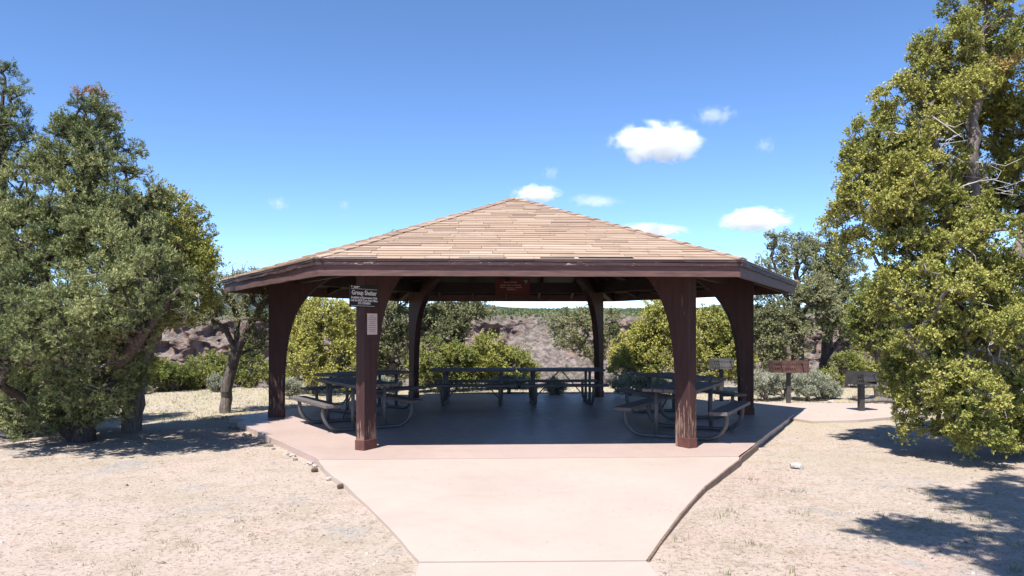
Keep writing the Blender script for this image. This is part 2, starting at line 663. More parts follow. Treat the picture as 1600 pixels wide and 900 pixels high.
q4 = np.stack([CXX / 30, CYY / 30, CZZ * 0], -1).reshape(-1, 3)
q5 = np.stack([CXX / 5, CYY / 5, CZZ * 0], -1).reshape(-1, 3)
slope_amt = np.clip((CYY - 100) / 60, 0, 1) * np.clip((900 - CYY) / 300, 0, 1)
CZZ2 = CZZ + slope_amt * ((fbm(q4, 70, 4).reshape(CXX.shape) - 0.5) * 5 + (np.abs(fbm(q5, 80, 3).reshape(CXX.shape) - 0.5) * 2) ** 0.7 * 3.4 - 1.2)
CZZ2 += (CXX / 400) * 1.5
nyc, nxc = CXX.shape
idx = np.arange(nxc * nyc).reshape(nyc, nxc)
cf = np.stack([idx[:-1, :-1], idx[:-1, 1:], idx[1:, 1:], idx[1:, :-1]], -1).reshape(-1, 4)
cw = fast_mesh('canyon_terrain', np.stack([CXX, CYY2, CZZ2], -1).reshape(-1, 3), cf, 'canyon_rock')
tag(cw, 'far canyon wall with broken mauve cliff band and flat plateau on top', 'canyon', kind='structure')

# gorge floor between the near rim and the far talus
fl = MB()
fl.add([(-2500, 20, -90), (2500, 20, -90), (2500, 200, -74), (-2500, 200, -74)], [(0, 1, 2, 3)])
tag(fl.build('canyon_floor', 'canyon_rock'), 'dark gorge floor below the rim', 'canyon', kind='structure')

# blue hills on the horizon
hx = np.linspace(-9000, 9000, 240)
hu = 800 + hx / 7000 * FPX
hv = 484 - 24 * np.exp(-((hu - 372) / 52) ** 2) - 10 * np.exp(-((hu - 715) / 75) ** 2) - 11 * np.exp(-((hu - 1150) / 42) ** 2) - 8 * np.exp(-((hu + 200) / 250) ** 2)
hv = hv - 2.0 * fbm(np.stack([hu / 22, hu * 0, hu * 0], -1), 5, 3)
hz = CAM_H - (hv - 512) / FPX * 7000
hv_ = []
for j, (yy, s) in enumerate(((6200, -0.2), (6600, 0.5), (7000, 1.0), (7600, 0.9), (8600, 0.0))):
    hv_ += [(x, yy, z * s) for x, z in zip(hx, hz)]
n = len(hx)
hf = [(j * n + i, j * n + i + 1, (j + 1) * n + i + 1, (j + 1) * n + i) for j in range(4) for i in range(n - 1)]
tag(pydata('hills', hv_, hf, 'hill_forest', smooth=True), 'low forested blue hills on the skyline', 'hills', kind='structure')

# ------------------------------------------------------------------ concrete
front_l, front_r = hexpt(RE, 0), hexpt(RE, 1)
pad = []
rngp = random.Random(4)
for k in range(6):
    a, b = hexpt(RE, k), hexpt(RE, k + 1)
    m_ = 26
    for i in range(m_):
        t = i / m_
        p = a.lerp(b, t)
        inward = (Vector((CX, CY, 0)) - a.lerp(b, 0.5)).normalized()
        j = rngp.uniform(0, 0.02)
        if k == 5 and t < 0.18:                  # broken corner at the left
            j += (0.16, 0.02, 0.20, 0.24, 0.03)[min(4, i)]
        p = p + inward * (j if k != 0 else 0)
        pad.append((p.x, p.y))
po = MB().prism(pad, -0.16, 0.0).build('concrete_pad', 'concrete_floor', bevel=0.0)
tag(po, 'six sided pinkish concrete floor under the shelter', 'concrete pad', kind='structure')

fl_in = (front_l + Vector((0, -0.012, 0)))
fr_in = (front_r + Vector((0, -0.012, 0)))
left_edge = [(-2.33, 9.22), (-2.16, 8.78), (-1.96, 8.35), (-1.737, 7.93), (-1.52, 7.42), (-1.324, 6.985), (-1.15, 6.57), (-0.993, 6.2), (-0.865, 5.88), (-0.752, 5.58), (-0.648, 5.325)]
right_edge = [(2.80, 9.40), (2.52, 8.88), (2.25, 8.35), (1.98, 7.83), (1.70, 7.2), (1.452, 6.63), (1.28, 6.2), (1.13, 5.83), (1.03, 5.57), (0.946, 5.36)]
ap = [(fl_in.x, fl_in.y)] + left_edge + right_edge[::-1] + [(fr_in.x, fr_in.y)]
tag(MB().prism(ap, -0.16, -0.003).build('concrete_apron', 'concrete'), 'flared concrete apron in front of the shelter', 'apron', kind='structure')
seam_l, seam_r = (-0.650, 5.312), (0.948, 5.346)
wp = [seam_l, (seam_l[0] + 0.02, 4.8), (-0.10, -6.0), (1.52, -6.0), (0.985, 4.8), seam_r]
tag(MB().prism(wp, -0.16, -0.008).build('concrete_path', 'concrete'), 'concrete path leading up to the shelter', 'path', kind='structure')
# worn path from the pad to the grills
pp = [hexpt(RE, 2) + Vector((0.0, -0.9, 0)), hexpt(RE, 2) + Vector((0.9, -0.7, 0)), Vector((7.9, 14.6, 0)), Vector((8.6, 15.4, 0)), Vector((8.1, 16.6, 0)), Vector((5.8, 16.9, 0)), Vector((3.9, 17.4, 0)), Vector((3.3, 18.3, 0)), Vector((2.9, 17.6, 0)), hexpt(RE * 0.93, 3), hexpt(RE * 0.93, 2)]
tag(MB().prism([(p.x, p.y) for p in pp], -0.16, -0.022).build('path', 'concrete'), 'pinkish path beside the grills', 'path', kind='structure')

# wooden form board left along the right side of the apron
eb = empty('edging_board', (right_edge[0][0], right_edge[0][1], -0.02))
tag(eb, 'thin weathered wooden edging board along the curved side of the apron', 'edging')
full = [(hexpt(RE, 1).lerp(hexpt(RE, 2), 0.22).x + 0.02, hexpt(RE, 1).lerp(hexpt(RE, 2), 0.22).y)] + [(front_r.x + 0.015, front_r.y)] + right_edge
for i in range(len(full) - 1):
    a, b = Vector((*full[i], 0)), Vector((*full[i + 1], 0))
    d = (b - a).normalized()
    nrm = Vector((-d.y, d.x, 0))
    o_ = Vector((eb.location.x, eb.location.y, eb.location.z))
    mb = MB()
    mb.bar(a + nrm * 0.014 + Vector((0, 0, -0.071)) - o_ + d * 0.004, b + nrm * 0.014 + Vector((0, 0, -0.071)) - o_ - d * 0.004, 0.020, 0.15)
    mb.build('board', 'edging_wood', eb)

# ------------------------------------------------------------------ shelter
EAVE_B, EAVE_T, APEX = 2.281, 2.50, 4.03
sh = empty('picnic_shelter', (CX, CY, 0), TH)
tag(sh, 'six sided dark brown picnic shelter with tan shingled hip roof', 'shelter')
LA = [R(a) for a in (240, 300, 0, 60, 120, 180)]          # local corner directions


def lp(r, k, z=0.0):
    a = LA[k % 6]
    return Vector((r * math.cos(a), r * math.sin(a), z))


def roof_z(r):                                            # top plane measured along a hip
    return EAVE_T + (APEX - EAVE_T) * (1 - r / RE)


# posts: one curved glulam leg each, swelling inwards into a knee
inner = [(0.265, 0.0), (0.268, 0.55), (0.28, 0.9), (0.305, 1.2), (0.345, 1.45), (0.40, 1.68), (0.475, 1.88), (0.575, 2.06), (0.70, 2.22), (0.845, 2.36), (1.02, 2.49), (1.22, 2.60), (1.45, 2.71)]
for k in range(6):
    er = Vector((math.cos(LA[k]), math.sin(LA[k]), 0))
    et = Vector((-er.y, er.x, 0))
    ro = RP + 0.122
    outl = [(ro - w, z) for w, z in inner] + [(ro - 1.45, roof_z(ro - 1.45) - 0.16), (ro - 0.7, roof_z(ro - 0.7) - 0.16), (ro, roof_z(ro) - 0.16), (ro, 0.0)]
    mb = MB()
    n = len(outl)
    vs = [er * r + et * s + Vector((0, 0, z)) for s in (-0.07, 0.07) for r, z in outl]
    fs = [tuple(range(n))[::-1], tuple(range(n, 2 * n))] + [(i, (i + 1) % n, n + (i + 1) % n, n + i) for i in range(n)]
    mb.add(vs, fs)
    p = mb.build('post', 'post_paint', sh, bevel=0.008)
    sm = MB()
    c0, hw, ht = er * (RP - 0.008), 0.140, 0.079
    zt = 0.135
    if k == 1:
        # the shoe of this post has lost its plate on one side
        c0 = er * (RP + 0.02)
        hw = 0.11
    q8 = []
    for z in (0.0, zt):
        q8 += [c0 - er * hw - et * ht + Vector((0, 0, z)), c0 + er * hw - et * ht + Vector((0, 0, z)), c0 + er * hw + et * ht + Vector((0, 0, z)), c0 - er * hw + et * ht + Vector((0, 0, z))]
    sm.hexa(q8)
    sm.build('shoe', 'shoe_paint', p, bevel=0.004)
    # rafter running from the eave to the peak
    ra, rb = er * (RE - 0.12), er * 0.12
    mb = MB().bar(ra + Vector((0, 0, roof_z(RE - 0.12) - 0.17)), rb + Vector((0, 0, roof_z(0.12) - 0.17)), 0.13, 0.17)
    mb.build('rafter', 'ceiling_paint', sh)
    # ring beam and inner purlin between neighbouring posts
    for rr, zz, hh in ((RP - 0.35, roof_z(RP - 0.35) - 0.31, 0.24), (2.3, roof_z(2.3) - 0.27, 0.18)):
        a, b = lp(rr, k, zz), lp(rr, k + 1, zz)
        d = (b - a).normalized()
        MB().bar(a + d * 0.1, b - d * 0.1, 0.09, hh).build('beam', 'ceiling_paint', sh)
    # small rafters across each roof side
    mid = (er + Vector((math.cos(LA[(k + 1) % 6]), math.sin(LA[(k + 1) % 6]), 0))).normalized()
    ev = (lp(1, k + 1) - lp(1, k)).normalized()
    for off in (-1.6, -0.8, 0.0, 0.8, 1.6):
        r_out = RE * 0.866 - 0.12
        r_in = abs(off) * 1.732 + 0.3
        zo = EAVE_T + (APEX - EAVE_T) * (1 - r_out / (RE * 0.866)) - 0.135
        zi = EAVE_T + (APEX - EAVE_T) * (1 - r_in / (RE * 0.866)) - 0.135
        MB().bar(mid * r_out + ev * off + Vector((0, 0, zo)), mid * r_in + ev * off + Vector((0, 0, zi)), 0.05, 0.12).build('small_rafter', 'ceiling_paint', sh)

# roof deck: six wedges, slightly below the shingles
for k in range(6):
    a, b = lp(RE - 0.02, k), lp(RE - 0.02, k + 1)
    t0, t1 = 0.022, 0.07
    za = roof_z(RE - 0.02)
    A0, B0, C0 = a + Vector((0, 0, za - t0)), b + Vector((0, 0, za - t0)), Vector((0, 0, APEX - t0))
    A1, B1, C1 = a + Vector((0, 0, za - t1)), b + Vector((0, 0, za - t1)), Vector((0, 0, APEX - t1))
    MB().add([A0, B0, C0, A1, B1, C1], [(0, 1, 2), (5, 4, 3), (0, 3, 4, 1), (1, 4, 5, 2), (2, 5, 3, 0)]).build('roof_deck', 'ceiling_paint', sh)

# fascia, trim board and drip edge on each side
wob = random.Random(11)


def eave_board(name, mat, k, r_out, thick, z0, z1, wave, parent=sh, segs=12, shift=0.0):
    a, b = lp(r_out, k), lp(r_out, k + 1)
    mid = (a + b).normalized()
    ia, ib = lp(r_out - thick / 0.866, k), lp(r_out - thick / 0.866, k + 1)
    vs = []
    for i in range(segs + 1):
        t = i / segs
        w = wob.uniform(-wave, wave) if 0 < i < segs else 0.0
        w2 = wob.uniform(-wave, wave) if 0 < i < segs else 0.0
        o = a.lerp(b, t) + mid * (w2 * 0.6)
        n_ = ia.lerp(ib, t)
        vs += [o + Vector((0, 0, z0 + w)), n_ + Vector((0, 0, z0 + w)), n_ + Vector((0, 0, z1 + w * 0.4)), o + Vector((0, 0, z1 + w * 0.4))]
    fs = [(0, 1, 2, 3)]
    for i in range(segs):
        o = 4 * i
        for j in range(4):
            fs.append((o + j, o + 4 + j, o + 4 + (j + 1) % 4, o + (j + 1) % 4))
    e = 4 * segs
    fs.append((e + 3, e + 2, e + 1, e))
    mb = MB().add(vs, fs)
    ob = mb.build(name, mat, parent)
    bm = bmesh.new()
    bm.from_mesh(ob.data)
    bmesh.ops.recalc_face_normals(bm, faces=bm.faces)
    bm.to_mesh(ob.data)
    bm.free()
    return ob


for k in range(6):
    wv = 0.012 if k == 5 else (0.004 if k != 0 else 0.003)
    eave_board('fascia_board', 'fascia_paint', k, RE + 0.018, 0.045, EAVE_B, 2.440, wv * 0.5)
    eave_board('trim_board', 'trim_paint', k, RE + 0.054, 0.050, 2.414, 2.461, wv)
    eave_board('drip_edge', 'drip_metal', k, RE + 0.062, 0.100, 2.464, 2.490, wv * 0.6)

# shingles: wedge shaped courses on all six sides
rs = random.Random(7)
ROWS = 34
slope_len = math.hypot(RE * 0.866, APEX - EAVE_T)
ei = slope_len / ROWS
pieces = []                                               # (distance key, verts, tint)
for k in range(6):
    a, b = lp(RE + 0.072, k), lp(RE + 0.072, k + 1)
    mid = ((a + b) / 2).normalized()
    ev = (b - a).normalized()
    apo = (RE + 0.072) * 0.8660254
    za = roof_z(RE + 0.072)
    upv = (Vector((0, 0, APEX)) - (mid * apo + Vector((0, 0, za)))).normalized()
    nrm = ev.cross(upv).normalized()
    org = mid * apo + Vector((0, 0, za + 0.006))
    L = (Vector((0, 0, APEX)) - org).length
    e = L / ROWS
    for r in range(ROWS):
        s0, s1 = r * e, min((r + 1.25) * e, L)
        h0, h1 = (1 - s0 / L) * apo / 1.7320508, (1 - s1 / L) * apo / 1.7320508
        x = -h0 - rs.uniform(0, 0.4)
        while x < h0:
            w = rs.choice((0.30, 0.38, 0.45, 0.6, 0.8, 0.95))
            x0, x1 = x + 0.0025, x + w - 0.0025
            x += w
            b0, b1 = max(x0, -h0), min(x1, h0)
            if b1 - b0 < 0.03:
                continue
            u0, u1 = min(max(x0, -h1), h1), min(max(x1, -h1), h1)
            th = 0.007 + rs.uniform(0, 0.009)
            dz = rs.uniform(-0.012, 0.014)
            lift = 0.004
            P = []
            for (xx, ss, hh) in ((b0, s0 + dz, lift), (b1, s0 + dz, lift), (u1, s1, 0.0), (u0, s1, 0.0), (b0, s0 + dz, lift + th), (b1, s0 + dz, lift + th), (u1, s1, 0.003), (u0, s1, 0.003)):
                P.append(org + ev * xx + upv * max(0, ss) + nrm * hh)
            wc = sum(P, Vector()) / 8
            key = (wc - Vector((0, -CY, 0))).length + (100 if k not in (0, 1, 5) else 0) + (3.0 if k in (1, 5) else 0)
            pieces.append((key, P, min(1, max(0, rs.gauss(0.56, 0.20))), wc))
pieces.sort(key=lambda q: q[0])
for key, P, t, wc in pieces[:300]:
    me = bpy.data.meshes.new('shingle')
    me.from_pydata([tuple(p) for p in P], [], BOXF)
    at = me.attributes.new('tint', 'FLOAT', 'FACE')
    at.data.foreach_set('value', np.full(6, t, np.float32))
    me.materials.append(M['shingle'])
    me.update()
    link(bpy.data.objects.new('shingle', me), sh)
rest = pieces[300:]
rv = np.array([[tuple(p) for p in P] for _, P, _, _ in rest]).reshape(-1, 3)
rf = (np.arange(len(rest))[:, None, None] * 8 + np.array(BOXF)[None]).reshape(-1, 4)
ro_ = fast_mesh('shingles', rv, rf, 'shingle', sh, tint=np.repeat([t for _, _, t, _ in rest], 6))
ro_['kind'] = 'stuff'

# folded hip caps
for k in range(6):
    nseg = 22
    d = lp(1, k)
    et = Vector((-d.y, d.x, 0))
    for i in range(nseg):
        r0, r1 = (RE + 0.06) * (1 - i / nseg), max(0.0, (RE + 0.06) * (1 - (i + 1.2) / nseg))
        w = 0.085
        P = []
        for (r, up) in ((r0, 0.040 + rs.uniform(0, 0.008)), (r1, 0.024)):
            zc = roof_z(r) + up
            drop = 0.019
            P += [d * r + et * w + Vector((0, 0, zc - drop)), d * r + Vector((0, 0, zc)), d * r - et * w + Vector((0, 0, zc - drop)),
                  d * r + et * w + Vector((0, 0, zc - drop - 0.014)), d * r + Vector((0, 0, zc - 0.014)), d * r - et * w + Vector((0, 0, zc - drop - 0.014))]
        F = [(0, 1, 7, 6), (1, 2, 8, 7), (3, 9, 10, 4), (4, 10, 11, 5), (0, 3, 4, 1), (1, 4, 5, 2), (6, 7, 10, 9), (7, 8, 11, 10), (0, 6, 9, 3), (2, 5, 11, 8)]
        me = bpy.data.meshes.new('hip_cap')
        me.from_pydata([tuple(p) for p in P], [], F)
        at = me.attributes.new('tint', 'FLOAT', 'FACE')
        at.data.foreach_set('value', np.full(len(F), min(1, max(0, rs.gauss(0.4, 0.2))), np.float32))
        me.materials.append(M['shingle'])
        me.update()
        link(bpy.data.objects.new('hip_cap', me), sh)

# torn flashing showing along the front eave
for t0, t1, dz in ((0.03, 0.14, 0.0), (0.33, 0.44, 0.0), (0.52, 0.60, 0.006), (0.61, 0.74, 0.012)):
    a, b = lp(RE + 0.066, 0), lp(RE + 0.066, 1)
    p, q_ = a.lerp(b, t0), a.lerp(b, t1)
    mb = MB()
    mb.bar(p + Vector((0, 0.055, 2.513 + dz)), q_ + Vector((0, 0.055, 2.516 + dz)), 0.10, 0.007)
    mb.build('flashing', 'flashing', sh)

# ------------------------------------------------------------------ signs


def frame_obj(name, origin, xdir, normal):
    """Empty whose local x runs along xdir, y up, z along normal"""
    o = bpy.data.objects.new(name, None)
    x = Vector(xdir).normalized()
    z = Vector(normal).normalized()
    y = z.cross(x)
    o.matrix_world = Matrix(((x.x, y.x, z.x, origin[0]), (x.y, y.y, z.y, origin[1]), (x.z, y.z, z.z, origin[2]), (0, 0, 0, 1)))
    o.empty_display_size = 0.1
    return link(o)


def text(body, parent, x, y, size, mat, z=0.0075, width=None, align='CENTER', name='lettering'):
    c = bpy.data.curves.new(name, 'FONT')
    c.body = body
    c.size = size
    c.align_x = align
    c.align_y = 'CENTER'
    c.extrude = 0.0008
    c.offset = size * 0.012
    c.resolution_u = 3
    tmp = bpy.data.objects.new(name, c)
    col.objects.link(tmp)
    dg = bpy.context.evaluated_depsgraph_get()
    me = bpy.data.meshes.new_from_object(tmp.evaluated_get(dg))
    bpy.data.objects.remove(tmp)
    me.materials.clear()
    me.materials.append(M[mat])
    o = bpy.data.objects.new(name, me)
    link(o, parent)
    s = 1.0
    if width:
        xs = [v.co.x for v in me.vertices]
        s = width / (max(xs) - min(xs))
    o.scale = (s, 1, 1)
    o.location = (x, y, z)
    return o


er0 = Vector((math.cos(HEXA[0]), math.sin(HEXA[0]), 0))
et0 = Vector((-er0.y, er0.x, 0))
base = Vector((CX, CY, 0))
so = base + er0 * 4.505 + et0 * 0.078
gs = frame_obj('shelter_sign', (so.x, so.y, 2.05), -er0, et0)
tag(gs, 'black board reading Group Shelter in white on the front post', 'sign')
gb = MB().box(-0.30, 0.30, -0.145, 0.145, -0.004, 0.006).build('board', 'sign_black', gs, bevel=0.002)
text('Group Shelter', gb, 0, 0.045, 0.085, 'sign_white', width=0.52)
text('Available by Reservation Only', gb, 0, -0.018, 0.042, 'sign_white', width=0.55)
text('Call the BLM Taos Field Office', gb, 0, -0.055, 0.042, 'sign_white', width=0.56)
text('575-758-8851', gb, 0, -0.092, 0.042, 'sign_white', width=0.26)
MB().box(-0.275, 0.275, 0.0945, 0.0985, 0.0062, 0.0072).build('rule', 'sign_white', gb)
MB().box(-0.275, 0.22, -0.128, -0.124, 0.0062, 0.0072).build('rule', 'sign_white', gb)
MB().add([(-0.27, 0.132, 0.007), (-0.245, 0.132, 0.007), (-0.2575, 0.108, 0.007)], [(0, 2, 1)]).build('emblem', 'sign_white', gb)
MB().box(-0.22, -0.10, 0.121, 0.129, 0.0062, 0.007).build('small_print', 'sign_white', gb)
MB().box(-0.22, -0.13, 0.108, 0.114, 0.0062, 0.007).build('small_print', 'sign_white', gb)

so = base + er0 * 4.325 + et0 * 0.0735
pn = frame_obj('paper_notice', (so.x, so.y, 1.685), -er0, et0)
tag(pn, 'faded sheet of paper pinned to the front post below the black sign', 'notice')
ps_ = MB().box(-0.108, 0.108, -0.142, 0.142, -0.0005, 0.0015).build('sheet', 'paper', pn)
rl = random.Random(2)
for i in range(9):
    y = 0.11 - i * 0.026
    w = rl.uniform(0.12, 0.17) if i else 0.08
    MB().box(-w / 2, w / 2, y - 0.004, y + 0.004, 0.0017, 0.0021).build('print_line', 'ink', ps_)

ring_in = (RP - 0.35) * 0.8660254
nb = Vector((-math.sin(TH), math.cos(TH), 0))             # towards the back
xb = Vector((math.cos(TH), math.sin(TH), 0))
so = base + nb * (ring_in - 0.062) + xb * 0.12
rsn = frame_obj('wooden_sign', (so.x, so.y, 2.585), xb, -nb)
tag(rsn, 'dark red routed board hanging on the rear beam under the roof', 'sign')
rb_ = MB().box(-0.40, 0.40, -0.19, 0.19, -0.012, 0.010).build('board', 'sign_red', rsn, bevel=0.004)
for (x0, x1, y) in ((-0.20, -0.07, 0.10), (-0.05, 0.10, 0.10), (-0.29, -0.15, 0.03), (-0.13, -0.02, 0.03), (0.0, 0.20, 0.03), (-0.29, -0.17, -0.02), (-0.14, 0.02, -0.03), (0.05, 0.22, -0.02), (-0.13, 0.08, -0.07)):
    xx = x0
    while xx < x1 - 0.01:
        w = rl.uniform(0.012, 0.022)
        MB().box(xx, min(x1, xx + w), y - 0.013, y + 0.013, 0.0102, 0.0125).build('routed_letter', 'sign_tan', rb_)
        xx += w + 0.007
MB().add([(0.25, 0.15, 0.012), (0.36, 0.15, 0.012), (0.305, 0.05, 0.012)], [(0, 2, 1)]).build('emblem', 'sign_teal', rb_)

# ------------------------------------------------------------------ picnic tables


def arc_pts(cx, cz, r, a0, a1, n=7):
    return [(cx + r * math.cos(R(a0 + (a1 - a0) * i / n)), cz + r * math.sin(R(a0 + (a1 - a0) * i / n))) for i in range(n + 1)]


def make_table():
    t = empty('picnic_table', (0, 0, 0))
    L = 0.92
    for i in range(5):
        y0 = -0.39 + i * 0.158
        MB().box(-L, L, y0, y0 + 0.146, 0.702, 0.750).build('tabletop_plank', 'table_wood', t, bevel=0.005)
    for s in (-1, 1):
        MB().box(-L, L, s * 0.70 - 0.13, s * 0.70 + 0.13, 0.408, 0.458).build('bench_plank', 'table_wood', t, bevel=0.005)
    for s in (-1, 1):
        x = s * 0.60
        prof_ = [(-0.76, 0.413), (-0.76, 0.36)] + arc_pts(-0.47, 0.32, 0.29, 180, 270, 8) + arc_pts(0.47, 0.32, 0.29, 270, 360, 8) + [(0.76, 0.36), (0.76, 0.413)]
        fr = MB().tube([(x, y, z) for y, z in prof_], 0.031, 10).build('frame_tube', 'pipe', t, smooth=True)
        for sy in (-1, 1):
            MB().tube([(x, sy * 0.27, 0.03), (x, sy * 0.27, 0.69)], 0.031, 10).build('leg', 'pipe', t, smooth=True)
            MB().bar((x, sy * 0.80, 0.400), (x, sy * 0.55, 0.400), 0.05, 0.026).build('bench_bracket', 'pipe', fr)
            mb = MB()
            ring = [(x + 0.0, sy * 0.60 + 0.03 * math.cos(a), 0.034 + 0.03 * math.sin(a)) for a in [2 * math.pi * i / 10 for i in range(11)]]
            mb.tube(ring, 0.008, 5).build('anchor_ring', 'pipe', fr)
        MB().bar((x, -0.36, 0.694), (x, 0.36, 0.694), 0.05, 0.024).build('top_bracket', 'pipe', t)
        MB().tube([(x, 0.0, 0.06), (x * 0.06, 0.0, 0.69)], 0.013, 6).build('brace', 'pipe', t, smooth=True)
    return t


def copy_tree(o, parent=None):
    c = o.copy()
    link(c, parent)
    for ch in list(o.children):
        copy_tree(ch, c)
    return c


proto = make_table()
spots = [(-2.62, 12.72, -57.5, 'picnic table with sunlit grey bench end behind the post with the signs'),
         (-2.95, 15.15, 48, 'picnic table at the rear of the left pair, half hidden by the nearer one'),
         (-0.84, 16.45, -1.0, 'dark picnic table at the back edge, nearer the thin rear left post'),
         (1.05, 16.52, 3.5, 'dark picnic table at the back edge, touching the rear right post'),
         (2.66, 11.72, 63, 'grey picnic table right behind the worn front post at the right'),
         (3.10, 14.15, 110, 'picnic table behind the front right one, in front of the grey grill')]
for i, (x, y, a, lb) in enumerate(spots):
    t = proto if i == 0 else copy_tree(proto)
    t.location = (x, y, 0.0)
    t.rotation_euler = (0, 0, R(a))
    tag(t, lb, 'picnic table', 'picnic tables under the shelter')

# ------------------------------------------------------------------ grills


def grill(loc, rotz, w, d, h, z0, body, label, postw=0.075, grate_tilt=0.0, wide=False):
    o = empty('grill', loc, rotz)
    tag(o, label, 'grill', 'park grills beside the path')
    zb = -0.1
    MB().box(-postw / 2, postw / 2, -postw / 2, postw / 2, zb, z0).build('post', 'grill_post', o, bevel=0.004)
    MB().box(-w / 2, w / 2, -d / 2, d / 2, z0, z0 + 0.012).build('fire_plate', body, o)
    MB().box(-w / 2, w / 2, d / 2 - 0.008, d / 2, z0 + 0.013, z0 + h).build('back_plate', body, o)
    for s in (-1, 1):
        MB().box(*sorted((s * w / 2, s * (w / 2 - 0.008))), -d / 2 + 0.0085, d / 2 - 0.0085, z0 + 0.013, z0 + h).build('side_plate', body, o)
    if wide:
        # front plate with openings
        f0, f1 = -d / 2, -d / 2 + 0.008
        MB().box(-w / 2, w / 2, f0, f1, z0 + 0.013, z0 + 0.05).build('front_rail', body, o)
        MB().box(-w / 2 + 0.20, -w / 2 + 0.26, f0, f1, z0 + 0.051, z0 + h).build('front_plate', body, o)
        MB().box(-w / 2 + 0.5, w / 2, f0, f1, z0 + 0.051, z0 + h).build('front_plate', body, o)
        MB().box(-w / 2, -w / 2 + 0.199, f0, f1, z0 + 0.115, z0 + 0.15).build('front_rail', body, o)
        MB().box(-w / 2 + 0.261, -w / 2 + 0.499, f0, f1, z0 + 0.10, z0 + h).build('front_plate', body, o)
    else:
        f0, f1 = -d / 2, -d / 2 + 0.008
        MB().box(-w / 2 + 0.14, w / 2, f0, f1, z0 + 0.06, z0 + h * 0.92).build('front_plate', body, o)
        for i in range(3):
            MB().box(-w / 2, -w / 2 + 0.139, f0 - 0.01, f1, z0 + 0.02 + i * 0.075, z0 + 0.045 + i * 0.075).build('grate_slot', 'soot', o)
    nb_ = int(w / 0.045)
    for i in range(nb_):
        x = -w / 2 + 0.03 + i * (w - 0.06) / max(1, nb_ - 1)
        MB().bar((x, -d / 2 - 0.02, z0 + h * 0.80), (x, d / 2 - 0.02, z0 + h * 0.80 + grate_tilt), 0.012, 0.012).build('grate_bar', 'soot', o)
    for s in (-0.6, 0.6):
        MB().bar((s * w / 2, -d / 2 - 0.10, z0 + h * 0.85), (s * w / 2, -d / 2 + 0.0, z0 + h * 0.80), 0.018, 0.018).build('handle', 'soot', o)
    return o


grill((6.09, 16.74, 0), R(-4), 0.76, 0.40, 0.25, 0.655, 'rust', 'wide rusty red grill on a dark post in front of the sagebrush', 0.085, 0.0, True)
grill((4.82, 17.5, 0), R(3), 0.48, 0.36, 0.23, 0.69, 'grill_grey', 'pale grey metal grill seen behind the right hand picnic tables')
grill((6.97, 15.17, -0.02), R(14), 0.46, 0.36, 0.25, 0.53, 'grill_dark', 'small grey and black grill half hidden by the big juniper', 0.10, 0.05)

# ------------------------------------------------------------------ trees


def resample(pts, step, rng, jit):
    pts = np.asarray(pts, float)
    out = [pts[0]]
    for a, b in zip(pts[:-1], pts[1:]):
        n = max(1, int(np.linalg.norm(b - a) / step))
        for i in range(1, n + 1):
            out.append(a + (b - a) * i / n + rng.normal(0, jit, 3) * (1 if i < n else 0.3))
    return np.array(out)


def skeleton(stems, pts, rng, step=0.16, jit=0.02, bend=0.12):
    cap = 400 + len(pts) * 14 + sum(400 for _ in stems)
    pos = np.zeros((cap, 3))
    par = np.full(cap, -1, int)
    stemr = np.zeros(cap)
    n = 0
    for st, r0, r1 in stems:
        sp = resample(st, step, rng, jit)
        if n == 0:
            p0 = -1
        else:
            p0 = int(np.argmin(((pos[:n] - sp[0]) ** 2).sum(1)))
        for i, p in enumerate(sp):
            pos[n] = p
            par[n] = p0
            stemr[n] = r0 + (r1 - r0) * i / max(1, len(sp) - 1)
            p0 = n
            n += 1
    if len(pts):
        d0 = np.sqrt(((pts[:, None] - pos[None, :n]) ** 2).sum(2)).min(1)
        order = np.argsort(d0)
    else:
        order = []
    tips = np.zeros(len(pts), int)
    for j in order:
        p = pts[j]
        dv = p - pos[:n]
        d = np.sqrt((dv ** 2).sum(1))
        cost = d + np.clip(-dv[:, 2] + 0.05, 0, None) * 0.7
        a = int(np.argmin(cost))
        L = d[a]
        m = max(1, int(L / step))
        if n + m + 2 > cap:
            tips[j] = a
            continue
        prev = a
        off = rng.normal(0, bend, 3) * L
        off[2] -= 0.08 * L
        for i in range(1, m + 1):
            t = i / m
            pos[n] = pos[a] + (p - pos[a]) * t + off * 4 * t * (1 - t) * 0.5 + (rng.normal(0, jit, 3) if i < m else 0)
            par[n] = prev
            prev = n
            n += 1
        tips[j] = prev
    return pos[:n], par[:n], stemr[:n], tips


